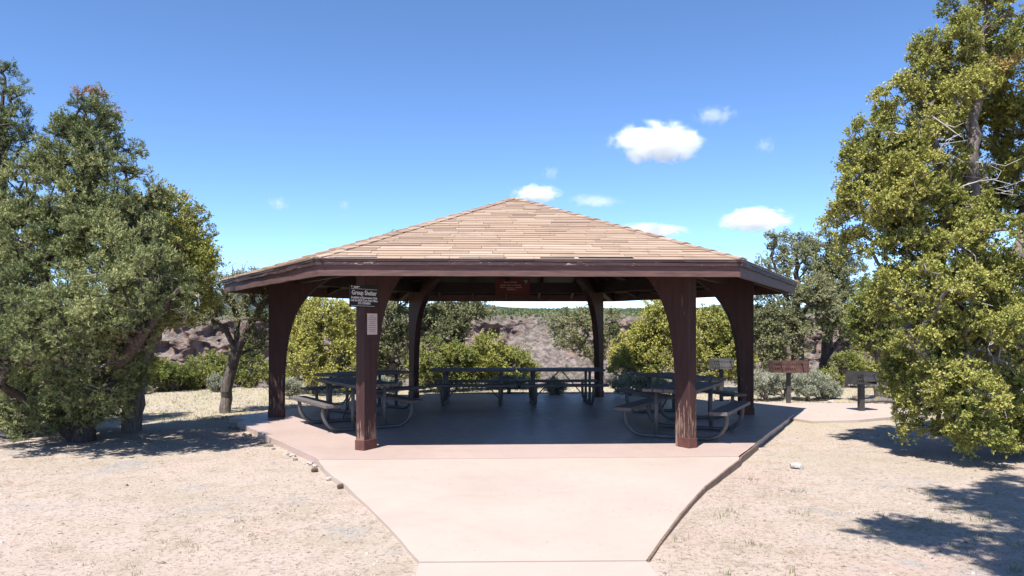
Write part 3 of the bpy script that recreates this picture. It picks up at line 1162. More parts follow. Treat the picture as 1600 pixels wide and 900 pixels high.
def tubes(pos, par, rad, rmin=0.0):
    """frustum for every edge, vectorised"""
    n = len(pos)
    ch = np.where((par >= 0))[0]
    ch = ch[rad[ch] >= rmin]
    a, b = par[ch], ch
    d = pos[b] - pos[a]
    ln = np.linalg.norm(d, axis=1)
    ok = ln > 1e-5
    ch, a, b, d, ln = ch[ok], a[ok], b[ok], d[ok], ln[ok]
    d = d / ln[:, None]
    tang = np.zeros((n, 3))
    tang[b] = d
    ra = np.minimum(rad[a], rad[b] * 1.25 + 0.004)
    V, F, off = [], [], 0
    for lo, hi, k in ((0, 0.012, 3), (0.012, 0.045, 5), (0.045, 9, 10)):
        s = (rad[b] >= lo) & (rad[b] < hi)
        if not s.any():
            continue
        A, B, D = a[s], b[s], d[s]
        m = len(A)

        def ring(P, T, rr):
            ref = np.array([0.31, 0.87, 0.12])
            x = np.cross(T, ref)
            x /= np.linalg.norm(x, axis=1)[:, None] + 1e-9
            y = np.cross(T, x)
            an = 2 * np.pi * np.arange(k) / k
            return P[:, None] + rr[:, None, None] * (np.cos(an)[None, :, None] * x[:, None] + np.sin(an)[None, :, None] * y[:, None])
        TA = tang[A]
        same = (TA * D).sum(1) > 0.75
        TA = np.where(same[:, None], TA, D)
        R0 = ring(pos[A], TA, np.where(same, ra[s], np.minimum(ra[s], rad[B] * 1.1)))
        R1 = ring(pos[B], D, rad[B])
        vv = np.concatenate([R0, R1], 1).reshape(-1, 3)
        i0 = off + np.arange(m)[:, None] * 2 * k
        kk = np.arange(k)[None]
        k2 = (np.arange(k)[None] + 1) % k
        ff = np.stack([i0 + kk, i0 + k2, i0 + k + k2, i0 + k + kk], -1).reshape(-1, 4)
        V.append(vv)
        F.append(ff)
        off += len(vv)
    return np.concatenate(V), np.concatenate(F)


def unit(v):
    return v / (np.linalg.norm(v, axis=-1, keepdims=True) + 1e-9)


def leaves(cl, rc, M_, L, W, rng, tint, up=0.4, wild=0.7, flat=0.75, tri=True, sprigs=7, fwd=0.9, side=0.8, out=None):
    """each clump is a bunch of short sprigs, each sprig carries scale leaves or needles all round its axis"""
    n = len(cl)
    ns = n * sprigs
    per = max(3, M_ // sprigs)
    c = np.repeat(cl, sprigs, 0)
    rr = np.repeat(rc, sprigs)
    ax = rng.normal(0, wild, (ns, 3)) + np.array([0, 0, up])
    if out is not None:
        ax = ax + np.repeat(out, sprigs, 0) * 0.6
    ax = unit(ax)
    st = c + rng.normal(0, 0.35, (ns, 3)) * rr[:, None] * np.array([1, 1, flat])
    ln = rr * rng.uniform(0.8, 1.5, ns)
    t = rng.random((ns, per))
    A = np.repeat(ax, per, 0)
    pr = unit(np.cross(A, rng.normal(0, 1, (ns * per, 3))))
    tt = t.reshape(-1)
    p = np.repeat(st, per, 0) + A * (np.repeat(ln, per) * tt)[:, None] + pr * (W * 0.35)
    d = unit(A * fwd + pr * side + rng.normal(0, 0.15, A.shape))
    s_ = unit(np.cross(d, pr + rng.normal(0, 0.5, A.shape)))
    l = L * rng.uniform(0.7, 1.25, ns * per)[:, None]
    w = W * rng.uniform(0.75, 1.25, ns * per)[:, None]
    tn = np.repeat(np.repeat(tint, sprigs) + rng.normal(0, 0.08, ns), per) + 0.28 * (tt - 0.55)  # paler toward sprig tips: new growth, and highlights put into the leaf colour
    V = np.stack([p - s_ * w / 2, p + s_ * w / 2, p + d * l], 1).reshape(-1, 3)
    F = np.arange(len(p) * 3).reshape(-1, 3)
    keep = np.repeat(tint, sprigs * per) >= 0.99
    return V, F, np.where(keep, 1.0, np.clip(tn, 0, 0.93))


def sample_raw(lobes, n, rng, shell, gap, gap_scale, seed, minz=0.1):
    """lobes: (cx,cy,cz,rx,ry,rz) -> points and unit outward directions"""
    lobes = np.array(lobes, float)
    area = (lobes[:, 3] * lobes[:, 4] * lobes[:, 5]) ** (2 / 3)
    out, dirs = [], []
    got = 0
    for _ in range(30):
        k = rng.choice(len(lobes), n * 2, p=area / area.sum())
        d = unit(rng.normal(0, 1, (n * 2, 3)))
        r = (shell + (1 - shell) * rng.random(n * 2) ** 0.6)
        p = lobes[k, :3] + d * r[:, None] * lobes[k, 3:6]
        keep = (p[:, 2] > minz)
        if gap > 0:
            keep &= (fbm(p * gap_scale, seed, 2) > gap)
        out.append(p[keep])
        dirs.append(d[keep])
        got += keep.sum()
        if got >= n:
            break
    return np.concatenate(out)[:n], np.concatenate(dirs)[:n]


def sample_lobes(lobes, n, rng, shell, gap, gap_scale, seed, minz=0.1, per=9, rsub=0.24):
    """foliage masses inside the lobes, each a tuft of clumps facing up and outwards"""
    c, d = sample_raw(lobes, max(1, n // per), rng, shell, gap, gap_scale, seed, minz)
    rs_ = rsub * rng.uniform(0.6, 1.35, len(c))
    q = np.repeat(c, per, 0)
    v = unit(rng.normal(0, 1, q.shape) + np.repeat(d, per, 0) * 0.9 + np.array([0, 0, 0.55]))
    p = q + v * (np.repeat(rs_, per) * rng.uniform(0.55, 1.0, len(q)))[:, None]
    p[:, 2] = np.maximum(p[:, 2], minz)
    return p, np.repeat(rng.normal(0, 1, len(c)), per), v


def make_tree(name, label, cat, stems, lobes, n_cl, rc, M_, L, W, leaf, bark, seed, group=None, shell=0.45, gap=0.40,
              gap_scale=1.2, tri=False, up=0.4, wild=0.7, tip=0.0045, dead=0, rmin=0.0, flat=0.75, step=0.16, tint_mu=0.5, odd=0.0, bend=0.12,
              minz=0.1, dead_lobes=None, dead_mat='dead_wood', jit=0.02, crown_name='crown', trunk_name='trunk', per=9, rsub=0.24, sprigs=7, fwd=0.9, side=0.8):
    rng = np.random.default_rng(seed)
    base = np.array(stems[0][0][0], float)
    o = empty(name, tuple(base))
    tag(o, label, cat, group)
    pts, own, out = sample_lobes(lobes, n_cl, rng, shell, gap, gap_scale, seed, minz, per, rsub)
    pos, par, sr, tips = skeleton(stems, pts, rng, step, jit, bend)
    area = np.zeros(len(pos))
    area[tips] += tip ** 2.3
    for i in range(len(pos) - 1, 0, -1):
        if par[i] >= 0:
            area[par[i]] += area[i]
    rad = np.maximum(area ** (1 / 2.3), sr)
    rad = np.maximum(rad, tip * 0.8)
    V, F = tubes(pos, par, rad, rmin)
    fast_mesh(trunk_name, V - base, F, bark, o, smooth=True)
    tint = tint_mu + 0.34 * (fbm(pts * 0.9, seed + 5, 2) - 0.5) * 2 + rng.normal(0, 0.06, len(pts)) + own * 0.13
    tint = np.clip(tint, 0, 0.93)
    if odd > 0:
        k = own > np.quantile(own, 1 - odd)
        tint[k] = 1.0
    rcs = rc * rng.uniform(0.65, 1.35, len(pts))
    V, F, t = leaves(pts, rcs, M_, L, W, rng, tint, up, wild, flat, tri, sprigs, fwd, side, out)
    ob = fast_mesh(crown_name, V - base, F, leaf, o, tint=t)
    if dead:
        dl = dead_lobes or lobes
        dp, _ = sample_raw(dl, dead, rng, 0.5, 0.0, 1.0, seed + 9, minz)
        ns = len(pos)
        pos2, par2, sr2, tip2 = skeleton([(np.array([pos[0], pos[min(3, ns - 1)]]), 0.01, 0.01)], np.zeros((0, 3)), rng)
        # hang dead twigs on the live limbs
        P, Q, Rr = [], [], []
        live = np.where(rad > tip * 1.6)[0]
        for p in dp:
            a = pos[live[np.argmin(((pos[live] - p) ** 2).sum(1))]]
            m = max(3, int(np.linalg.norm(p - a) / 0.10))
            prev = len(P)
            P.append(a)
            Q.append(-1)
            Rr.append(0.012)
            cur = a.copy()
            for i in range(m):
                cur = cur + (p - a) / m + rng.normal(0, 0.035, 3)
                P.append(cur.copy())
                Q.append(prev)
                Rr.append(0.011 * (1 - 0.7 * i / m))
                prev = len(P) - 1
                if i > 0 and rng.random() < 0.6:
                    side = cur + unit((p - a)[None])[0] * 0.10 + rng.normal(0, 0.10, 3)
                    P.append(side)
                    Q.append(prev)
                    Rr.append(0.0045)
        V, F = tubes(np.array(P), np.array(Q), np.array(Rr))
        fast_mesh('dead_twigs', V - base, F, dead_mat, o, smooth=True)['kind'] = 'stuff'
    return o


def lobe(u, v, Y, ru, rv, ry=None):
    c = PX(u, v, Y)
    rx, rz = ru * Y / FPX, rv * Y / FPX
    return (c[0], c[1], c[2], rx, ry if ry else (rx + rz) / 2, rz)


def on_ground(u, Y):
    x = (u - 800) / FPX * Y
    return np.array((x, Y, gz(x, Y) - 0.04))


# --- big juniper on the right
b0 = on_ground(1590, 10.6)
stems = [([b0, PX(1560, 600, 10.6), PX(1535, 480, 10.6), PX(1522, 360, 10.6), PX(1517, 230, 10.6), PX(1530, 110, 10.6), PX(1540, 20, 10.6)], 0.17, 0.03),
         ([PX(1560, 600, 10.6), PX(1500, 500, 10.3), PX(1462, 400, 10.2), PX(1432, 340, 10.2), PX(1400, 290, 10.2)], 0.10, 0.03),
         ([PX(1535, 480, 10.6), PX(1600, 380, 10.8), PX(1640, 240, 10.9), PX(1640, 120, 10.9)], 0.11, 0.03),
         ([PX(1560, 600, 10.6), PX(1470, 580, 9.7), PX(1420, 520, 9.5)], 0.06, 0.02),
         ([PX(1522, 360, 10.6), PX(1470, 260, 10.4), PX(1450, 190, 10.3)], 0.05, 0.015)]
lob = [lobe(1545, 55, 10.6, 62, 72, 0.6), lobe(1490, 110, 10.4, 50, 60, 0.6), lobe(1440, 185, 10.2, 62, 65, 0.6), lobe(1385, 240, 10.2, 52, 58, 0.6), lobe(1360, 300, 10.1, 38, 42, 0.5),
       lobe(1420, 290, 10.0, 48, 50, 0.5), lobe(1600, 120, 10.9, 45, 90, 0.7), lobe(1640, 230, 11.0, 70, 110, 0.8), lobe(1345, 395, 10.0, 30, 26, 0.4), lobe(1400, 400, 10.2, 45, 35, 0.4),
       lobe(1500, 420, 9.6, 60, 45, 0.5), lobe(1575, 390, 9.6, 65, 60, 0.6), lobe(1440, 450, 9.7, 55, 48, 0.5), lobe(1402, 470, 10.1, 42, 40, 0.5), lobe(1540, 500, 9.4, 70, 60, 0.5),
       lobe(1600, 520, 9.6, 60, 90, 0.6), lobe(1460, 540, 9.6, 48, 55, 0.5), lobe(1438, 600, 10.0, 40, 45, 0.5), lobe(1422, 640, 10.1, 34, 28, 0.4), lobe(1500, 620, 9.5, 55, 45, 0.5),
       lobe(1520, 670, 9.5, 42, 34, 0.4), lobe(1590, 640, 9.8, 60, 50, 0.5), lobe(1470, 665, 9.7, 35, 30, 0.4), lobe(1480, 190, 11.0, 40, 60, 0.4), lobe(1455, 350, 11.2, 60, 40, 0.4), lobe(1680, 400, 10.8, 70, 120, 0.8),
       lobe(1470, 235, 10.7, 48, 64, 0.5), lobe(1565, 170, 11.3, 50, 80, 0.5), lobe(1495, 300, 11.3, 44, 50, 0.4), lobe(1590, 300, 11.3, 36, 56, 0.4), lobe(1440, 345, 10.4, 56, 42, 0.5), lobe(1335, 345, 10.1, 24, 34, 0.4),
       lobe(1560, 672, 9.7, 50, 30, 0.4), lobe(1610, 680, 9.9, 40, 30, 0.4), lobe(1480, 480, 9.5, 50, 40, 0.4)]
make_tree('juniper_tree', 'tall olive green juniper filling the right edge with bare silver limbs', 'tree', stems, [(q[0], q[1], q[2], q[3] * 1.03, q[4] * 1.12, q[5] * 1.03) for q in lob], 6900, 0.074, 88, 0.028, 0.0245,
          'leaf_juniper', 'bark_juniper', 11, sprigs=8, tri=True, per=11, rsub=0.19, shell=0.42, gap=0.27, gap_scale=1.6, dead=95, tip=0.0050, odd=0.012, tint_mu=0.50,
          dead_lobes=[lobe(1500, 585, 9.6, 75, 50, 0.5), lobe(1530, 300, 10.3, 50, 90, 0.3), lobe(1400, 370, 10.0, 50, 25, 0.3), lobe(1540, 480, 9.5, 60, 60, 0.3), lobe(1490, 430, 9.3, 80, 50, 0.3), lobe(1440, 250, 9.7, 60, 80, 0.2)])

# --- two pinyon pines and a juniper behind them on the left
b0 = on_ground(128, 11.4)
stems = [([b0, PX(135, 600, 11.4), PX(140, 520, 11.4), PX(125, 430, 11.4), PX(120, 340, 11.5), PX(135, 240, 11.5), PX(135, 175, 11.5)], 0.15, 0.02),
         ([PX(135, 600, 11.4), PX(85, 520, 11.2), PX(70, 420, 11.2), PX(70, 330, 11.2)], 0.09, 0.02),
         ([PX(140, 520, 11.4), PX(190, 440, 11.2), PX(205, 360, 11.2), PX(200, 300, 11.3)], 0.09, 0.02),
         ([PX(135, 600, 11.4), PX(190, 560, 10.6), PX(240, 500, 10.0), PX(280, 450, 9.9)], 0.06, 0.02),
         ([b0, PX(60, 640, 11.0), PX(0, 600, 10.4)], 0.08, 0.02)]
lob = [lobe(135, 195, 11.5, 32, 32, 0.4), lobe(110, 240, 11.5, 50, 42, 0.5), lobe(170, 255, 11.4, 40, 38, 0.5), lobe(80, 300, 11.3, 55, 50, 0.6), lobe(185, 310, 11.3, 48, 42, 0.6),
       lobe(130, 330, 11.0, 55, 45, 0.6), lobe(60, 380, 11.0, 55, 45, 0.6), lobe(200, 370, 11.2, 40, 40, 0.6), lobe(140, 400, 10.4, 60, 42, 0.6), lobe(215, 425, 10.4, 50, 40, 0.6),
       lobe(70, 450, 10.2, 60, 42, 0.6), lobe(170, 470, 9.9, 62, 40, 0.6), lobe(238, 448, 10.0, 44, 40, 0.5), lobe(268, 452, 10.3, 28, 26, 0.4), lobe(100, 510, 9.8, 60, 40, 0.6), lobe(190, 520, 10.2, 44, 32, 0.5),
       lobe(20, 520, 10.0, 50, 60, 0.6), lobe(175, 570, 11.6, 44, 34, 0.5), lobe(30, 590, 10.9, 50, 34, 0.5), lobe(180, 595, 12.0, 26, 30, 0.4), lobe(95, 575, 11.8, 50, 36, 0.5),
       lobe(130, 635, 10.9, 60, 24, 0.35), lobe(70, 655, 10.8, 50, 18, 0.35), lobe(95, 600, 10.5, 44, 26, 0.4), lobe(160, 600, 10.8, 34, 26, 0.4), lobe(30, 640, 10.9, 44, 22, 0.4), lobe(160, 630, 12.3, 28, 28, 0.4), lobe(165, 655, 12.4, 28, 18, 0.4), lobe(20, 640, 12.2, 60, 24, 0.5), lobe(80, 630, 12.4, 40, 26, 0.4), lobe(185, 575, 12.2, 22, 26, 0.4)]
make_tree('pinyon_tree', 'broad pinyon pine with several dark trunks at the left of the shelter', 'tree', stems, lob, 4600, 0.080, 78, 0.042, 0.0138,
          'leaf_pinyon', 'bark_pinyon', 21, sprigs=6, fwd=0.8, side=0.8, shell=0.42, gap=0.29, gap_scale=1.5, tri=True, up=0.5, wild=0.45, dead=34, tip=0.0052, odd=0.003, tint_mu=0.50,
          dead_lobes=[lobe(200, 470, 10.0, 110, 50, 0.4), lobe(90, 560, 10.4, 90, 60, 0.4)])
b0 = on_ground(35, 12.4)
stems = [([b0, PX(30, 560, 12.4), PX(15, 430, 12.3), PX(5, 300, 12.2), PX(5, 200, 12.2), PX(8, 120, 12.2)], 0.16, 0.02),
         ([PX(30, 560, 12.4), PX(-60, 450, 12.2), PX(-80, 330, 12.2)], 0.1, 0.02),
         ([PX(15, 430, 12.3), PX(50, 350, 12.4), PX(55, 300, 12.4)], 0.06, 0.02)]
lob = [lobe(6, 135, 12.2, 22, 32, 0.35), lobe(10, 190, 12.2, 36, 36, 0.4), lobe(-30, 230, 12.2, 55, 50, 0.6), lobe(35, 255, 12.3, 28, 40, 0.5), lobe(10, 310, 12.2, 52, 48, 0.6),
       lobe(-70, 330, 12.0, 70, 70, 0.8), lobe(30, 390, 12.2, 55, 45, 0.7), lobe(-40, 440, 11.8, 70, 60, 0.8), lobe(-20, 540, 11.6, 70, 60, 0.8), lobe(40, 480, 12.2, 50, 40, 0.6), lobe(-90, 600, 11.6, 60, 60, 0.8),
       lobe(-10, 640, 11.2, 50, 34, 0.5), lobe(110, 630, 12.6, 50, 30, 0.4)]
make_tree('pinyon_tree', 'taller blue green pinyon pine cut by the left picture edge', 'tree', stems, lob, 2600, 0.09, 78, 0.044, 0.0115,
          'leaf_pinyon', 'bark_pinyon', 23, sprigs=6, fwd=0.8, side=0.8, shell=0.35, gap=0.38, gap_scale=1.5, tri=True, up=0.5, wild=0.45, tip=0.0052, tint_mu=0.42)
b0 = on_ground(205, 12.6)
stems = [([b0, PX(215, 570, 12.6), PX(255, 480, 12.6), PX(265, 390, 12.6), PX(262, 340, 12.6)], 0.12, 0.02),
         ([PX(255, 480, 12.6), PX(295, 430, 12.5), PX(300, 390, 12.5)], 0.06, 0.02)]
lob = [lobe(248, 345, 12.6, 40, 30, 0.5), lobe(283, 375, 12.5, 34, 36, 0.5), lobe(225, 375, 12.6, 45, 45, 0.5), lobe(298, 420, 12.4, 28, 46, 0.5), lobe(270, 400, 11.9, 40, 40, 0.5), lobe(260, 430, 12.3, 45, 40, 0.6), lobe(285, 468, 12.3, 30, 28, 0.5), lobe(225, 490, 12.5, 44, 36, 0.6), lobe(190, 560, 12.6, 30, 35, 0.5)]
make_tree('juniper_tree', 'rounded yellow green juniper rising behind the left pinyons', 'tree', stems, lob, 2300, 0.090, 66, 0.032, 0.024,
          'leaf_juniper', 'bark_juniper', 27, tri=True, shell=0.35, gap=0.34, gap_scale=1.4, tip=0.0055, tint_mu=0.50)

# --- small crooked tree beside the shelter's left corner
b0 = on_ground(352, 15.2)
stems = [([b0, PX(353, 610, 15.2), PX(362, 575, 15.2), PX(372, 545, 15.2)], 0.105, 0.075),
         ([PX(372, 545, 15.2), PX(352, 515, 15.1), PX(330, 498, 15.0), PX(305, 500, 15.0)], 0.06, 0.015),
         ([PX(372, 545, 15.2), PX(372, 500, 15.3), PX(362, 465, 15.3), PX(340, 430, 15.3), PX(335, 415, 15.3)], 0.065, 0.012),
         ([PX(372, 545, 15.2), PX(392, 505, 15.1), PX(410, 475, 15.0), PX(425, 462, 15.0)], 0.055, 0.012),
         ([PX(372, 555, 15.2), PX(395, 545, 15.4), PX(412, 545, 15.5)], 0.045, 0.012)]
lob = [lobe(335, 468, 15.0, 36, 22, 0.6), lobe(380, 450, 15.0, 46, 22, 0.7), lobe(315, 490, 14.9, 30, 18, 0.5), lobe(352, 485, 14.6, 34, 20, 0.5), lobe(350, 450, 15.2, 34, 14, 0.5), lobe(400, 470, 14.7, 30, 20, 0.4), lobe(408, 490, 15.1, 28, 26, 0.5), lobe(405, 535, 15.4, 26, 24, 0.5), lobe(430, 470, 15.1, 26, 24, 0.5)]
make_tree('crooked_tree', 'small crooked tree with a leaning dark trunk left of the shelter', 'tree', stems, lob, 760, 0.080, 44, 0.036, 0.017,
          'leaf_grey', 'bark_crooked', 31, tri=True, per=7, rsub=0.16, tint_mu=0.62, shell=0.1, gap=0.34, gap_scale=2.0, tip=0.0062, dead=26, dead_mat='bark_juniper',
          dead_lobes=[lobe(365, 432, 15.3, 40, 16, 0.4), lobe(340, 425, 15.3, 20, 12, 0.3)])


# --- junipers and bushes along the rim
def rim_tree(name, label, cat, u, Y, lobes, n_cl, leaf, seed, rc=0.10, M_=36, L=0.046, W=0.036, trunk=0.09, bark='bark_juniper', group='trees and bushes along the rim', gap=0.34, top=None, dead=0, fork=None, tri=True, tint_mu=0.5, shell=0.25, trunk_name='trunk', crown_name='crown', minz=None):
    b0 = on_ground(u, Y)
    lob = [lobe(a, b, Y + dy, ru, rv) for a, b, dy, ru, rv in lobes]
    n_cl = int(n_cl * 1.35)
    big = max(lob, key=lambda q: q[2])
    c = np.mean([q[:3] for q in lob], 0)
    f = np.array(fork) if fork is not None else b0 + (c - b0) * 0.35
    stems = [([b0, f], trunk, trunk * 0.75)]
    for q in lob:
        stems.append(([f, f + (np.array(q[:3]) - f) * 0.55 + np.array((0, 0, 0.06)), np.array(q[:3])], trunk * 0.5, 0.014))
    return make_tree(name, label, cat, stems, lob, n_cl, rc, M_, L, W, leaf, bark, seed, group, shell=shell, gap=gap, gap_scale=1.5, tip=0.007, rmin=0.0085, per=8, rsub=0.25, sprigs=5, step=0.2, dead=dead, tri=tri, tint_mu=tint_mu, trunk_name=trunk_name, crown_name=crown_name, minz=(gz(b0[0], Y) + 0.05) if minz is None else minz)


BU = 'trees and bushes along the rim'
rim_tree('juniper_bush', 'low rounded dark green bush left of the crooked tree', 'bush', 252, 20.5, [(250, 600, 0, 44, 26), (225, 606, 0.3, 25, 17), (280, 604, 0.2, 22, 18)], 460, 'leaf_green', 41, tint_mu=0.30)
rim_tree('juniper_bush', 'light green bush directly behind the crooked trunk', 'bush', 320, 21.5, [(318, 580, 0, 28, 28), (345, 590, 0.4, 24, 22), (300, 595, 0, 16, 16)], 360, 'leaf_green', 42, tint_mu=0.6)
rim_tree('juniper_bush', 'yellow green bush between the crooked tree and the left corner post', 'bush', 395, 22.0, [(392, 575, 0, 24, 30), (412, 590, 0.4, 16, 20)], 260, 'leaf_green', 43, tint_mu=0.5)
rim_tree('juniper_tree', 'dense yellow green juniper seen between the left corner post and the sign post', 'tree', 490, 19.8, [(470, 560, 0, 34, 40), (505, 515, 0.2, 44, 46), (540, 560, 0, 34, 44), (480, 500, 0.4, 30, 30), (500, 580, -0.5, 40, 28)], 1100, 'leaf_juniper', 44, tint_mu=0.66)
rim_tree('juniper_tree', 'tall grey green tree whose tip shows over the left roof slope', 'tree', 612, 21.5, [(600, 500, 0, 42, 42), (625, 440, 0, 36, 46), (616, 408, 0, 18, 32), (580, 550, 0, 40, 36), (625, 555, 0, 32, 34)], 1150, 'leaf_grey', 45, tint_mu=0.6, dead=14)
rim_tree('pinyon_tree', 'grey green pinyon just right of the thin rear left post', 'tree', 700, 22.0, [(690, 520, 0, 40, 36), (715, 490, 0.3, 34, 28), (740, 480, 0.6, 26, 16), (672, 500, 0, 28, 28)], 760, 'leaf_grey', 46, tint_mu=0.55, bark='bark_pinyon')
rim_tree('juniper_bush', 'bright yellow green bush behind the left end of the rear tables', 'bush', 690, 20.2, [(680, 570, 0, 28, 26), (715, 575, 0.2, 28, 26), (660, 585, 0.1, 16, 18)], 420, 'leaf_green', 47, tint_mu=0.72)
rim_tree('juniper_bush', 'round olive bush behind the middle of the rear tables', 'bush', 768, 21.0, [(768, 560, 0, 34, 32), (750, 580, 0, 34, 26), (790, 578, 0, 22, 24)], 520, 'leaf_juniper', 48, tint_mu=0.42)
rim_tree('juniper_bush', 'small yellow green bush to the right of the round olive bush', 'bush', 808, 21.4, [(805, 575, 0, 20, 22), (818, 588, 0, 16, 14)], 200, 'leaf_green', 49, tint_mu=0.78)
rim_tree('pinyon_tree', 'open grey green tree with thin bare stems in front of the cliff', 'tree', 946, 23.5, [(890, 515, 0, 28, 24), (925, 505, 0, 36, 22), (905, 545, 0, 30, 18), (950, 530, 0, 22, 28)], 430, 'leaf_grey', 50, gap=0.42, tint_mu=0.5, trunk=0.05, dead=16, shell=0.05)
rim_tree('juniper_tree', 'yellow green juniper left of the worn front right post', 'tree', 1020, 19.6, [(1010, 555, 0, 34, 34), (1030, 505, 0.2, 28, 34), (990, 580, 0, 30, 20), (1050, 540, 0, 30, 44), (975, 545, 0.4, 18, 24)], 900, 'leaf_juniper', 51, tint_mu=0.72, dead=12)
rim_tree('juniper_tree', 'green juniper framed between the two right hand posts', 'tree', 1122, 20.3, [(1105, 520, 0, 24, 36), (1135, 530, 0, 30, 42), (1115, 570, -0.3, 34, 24), (1150, 570, 0, 22, 24)], 720, 'leaf_juniper', 52, tint_mu=0.55)
rim_tree('pinyon_tree', 'tall grey green pinyon behind the roof corner at the right', 'tree', 1248, 22.0, [(1205, 400, 0, 26, 26), (1245, 395, 0.3, 32, 26), (1225, 450, 0, 40, 30), (1210, 500, 0, 34, 34), (1265, 470, 0, 34, 34), (1195, 545, 0, 26, 34), (1240, 530, -0.3, 26, 24)], 1250, 'leaf_grey', 53, bark='bark_pinyon', tint_mu=0.6, gap=0.38, trunk=0.16, fork=PX(1246, 520, 22.0))
rim_tree('pinyon_tree', 'pinyon with forked dark trunk behind the rusty grill', 'tree', 1287, 22.8, [(1300, 400, 0.3, 34, 30), (1290, 450, 0, 34, 32), (1320, 440, 0, 36, 40), (1300, 500, -0.3, 40, 30), (1330, 510, 0, 30, 34)], 1000, 'leaf_grey', 54, bark='bark_pinyon', tint_mu=0.55, gap=0.38, trunk=0.15, fork=PX(1288, 568, 22.8), M_=44)
rim_tree('juniper_tree', 'bright green juniper between the small grill and the big juniper', 'tree', 1375, 17.2, [(1358, 490, 0, 28, 34), (1378, 525, 0, 34, 32), (1390, 470, 0.2, 34, 40), (1410, 570, 0, 36, 36)], 700, 'leaf_green', 55, tint_mu=0.62, dead=14)
rim_tree('juniper_bush', 'low yellow green bush behind the small grill', 'bush', 1320, 21.8, [(1320, 580, 0, 24, 20), (1345, 585, 0, 20, 16), (1295, 588, 0, 14, 12)], 240, 'leaf_green', 56, tint_mu=0.6)
# beyond the frame edges the belt of junipers goes on
rim_tree('juniper_tree', 'juniper partly hidden behind the left pinyon trunks', 'tree', 120, 19.0, [(110, 560, 0, 60, 45), (60, 530, 0, 50, 55), (160, 580, 0, 40, 32)], 800, 'leaf_juniper', 57, tint_mu=0.35)
rim_tree('juniper_tree', 'juniper glimpsed behind the foot of the big right juniper', 'tree', 1500, 19.0, [(1480, 560, 0, 60, 50), (1540, 540, 0, 60, 60), (1440, 590, 0, 34, 30)], 700, 'leaf_juniper', 58, tint_mu=0.45)


# --- sagebrush
def sage(u, v, Y, ru, rv, seed, label, group='sagebrush by the path'):
    b0 = on_ground(u, Y)
    lob = [lobe(u, v, Y, ru, rv), lobe(u - ru * 0.5, v + rv * 0.25, Y, ru * 0.55, rv * 0.7), lobe(u + ru * 0.5, v + rv * 0.25, Y + 0.1, ru * 0.55, rv * 0.7)]
    st = [([b0, b0 + (np.array(lob[0][:3]) - b0) * 0.5], 0.025, 0.015)]
    make_tree('sagebrush', label, 'bush', st, lob, 330, 0.065, 36, 0.040, 0.014, 'leaf_sage', 'bark_juniper', seed, group, per=6, rsub=0.08, shell=0.2, gap=0.25, tip=0.004, rmin=0.006, up=0.9, wild=0.4, tri=True, minz=b0[2] + 0.05, trunk_name='stem', crown_name='foliage')


sage(1197, 598, 17.9, 24, 22, 61, 'grey green sagebrush beside the right corner post')
sage(1228, 594, 18.2, 28, 26, 62, 'tallest grey green sagebrush right behind the rusty grill post')
sage(1262, 602, 17.9, 28, 18, 63, 'spreading grey green sagebrush to the right of the rusty grill')
sage(1292, 612, 18.3, 18, 8, 64, 'low grey sagebrush under the forked pinyon')
sage(985, 600, 18.6, 34, 11, 65, 'low silvery sagebrush between the rear right post and the right tables')
sage(1022, 602, 18.9, 26, 9, 66, 'low silvery sagebrush behind the right hand tables')
sage(868, 606, 18.7, 13, 9, 67, 'small sagebrush seen under the rear right table')
sage(215, 612, 19.6, 18, 9, 68, 'low silvery sagebrush in front of the dark green bush')
sage(455, 606, 18.2, 10, 9, 69, 'small pale sagebrush behind the left corner post')
sage(600, 604, 18.6, 26, 9, 70, 'low sagebrush behind the left hand tables')
sage(340, 600, 20.2, 14, 8, 71, 'low silvery sagebrush left of the crooked trunk')
sage(795, 600, 19.5, 30, 8, 72, 'low silvery sagebrush behind the gap between the rear tables')

# --- juniper standing beside the photographer; the photograph shows its shadow
b0 = np.array((3.75, 3.3, -0.05))
lob = [(1.62, 3.74, 5.0, 0.32, 0.3, 0.25), (1.85, 3.3, 5.2, 0.5, 0.45, 0.35), (3.0, 4.85, 5.6, 0.5, 0.4, 0.4), (2.9, 4.1, 5.6, 0.6, 0.55, 0.5), (3.8, 5.05, 5.8, 0.7, 0.5, 0.5), (1.9, 2.75, 5.4, 0.5, 0.5, 0.4),
       (2.6, 3.3, 5.7, 0.6, 0.6, 0.5), (3.5, 4.1, 6.2, 0.7, 0.7, 0.6), (2.3, 2.2, 5.3, 0.5, 0.5, 0.4), (2.2, 2.9, 5.0, 0.45, 0.4, 0.3), (2.7, 2.5, 5.6, 0.6, 0.6, 0.5), (3.5, 3.2, 6.6, 0.7, 0.7, 0.6), (4.5, 4.0, 5.8, 0.8, 0.8, 0.7), (4.9, 3.2, 5.4, 0.8, 0.8, 0.7), (3.7, 2.4, 5.6, 0.8, 0.8, 0.7)]
make_tree('juniper_tree', 'juniper outside the frame whose shadow falls on the right foreground', 'tree',
          [([b0, (3.7, 3.3, 1.6), (3.5, 3.4, 3.4), (3.4, 3.5, 5.2), (3.4, 3.5, 6.6)], 0.18, 0.04)], [(q[0] + 0.42, *q[1:]) for q in lob], 2500, 0.11, 35, 0.060, 0.055, 'leaf_juniper', 'bark_juniper', 75, shell=0.1, gap=0.25, tip=0.006)

# ------------------------------------------------------------------ far junipers as one mass
rng = np.random.default_rng(5)
from mathutils.bvhtree import BVHTree
bv = BVHTree.FromPolygons([tuple(v) for v in np.stack([CXX, CYY2, CZZ2], -1).reshape(-1, 3)], [tuple(f) for f in cf])


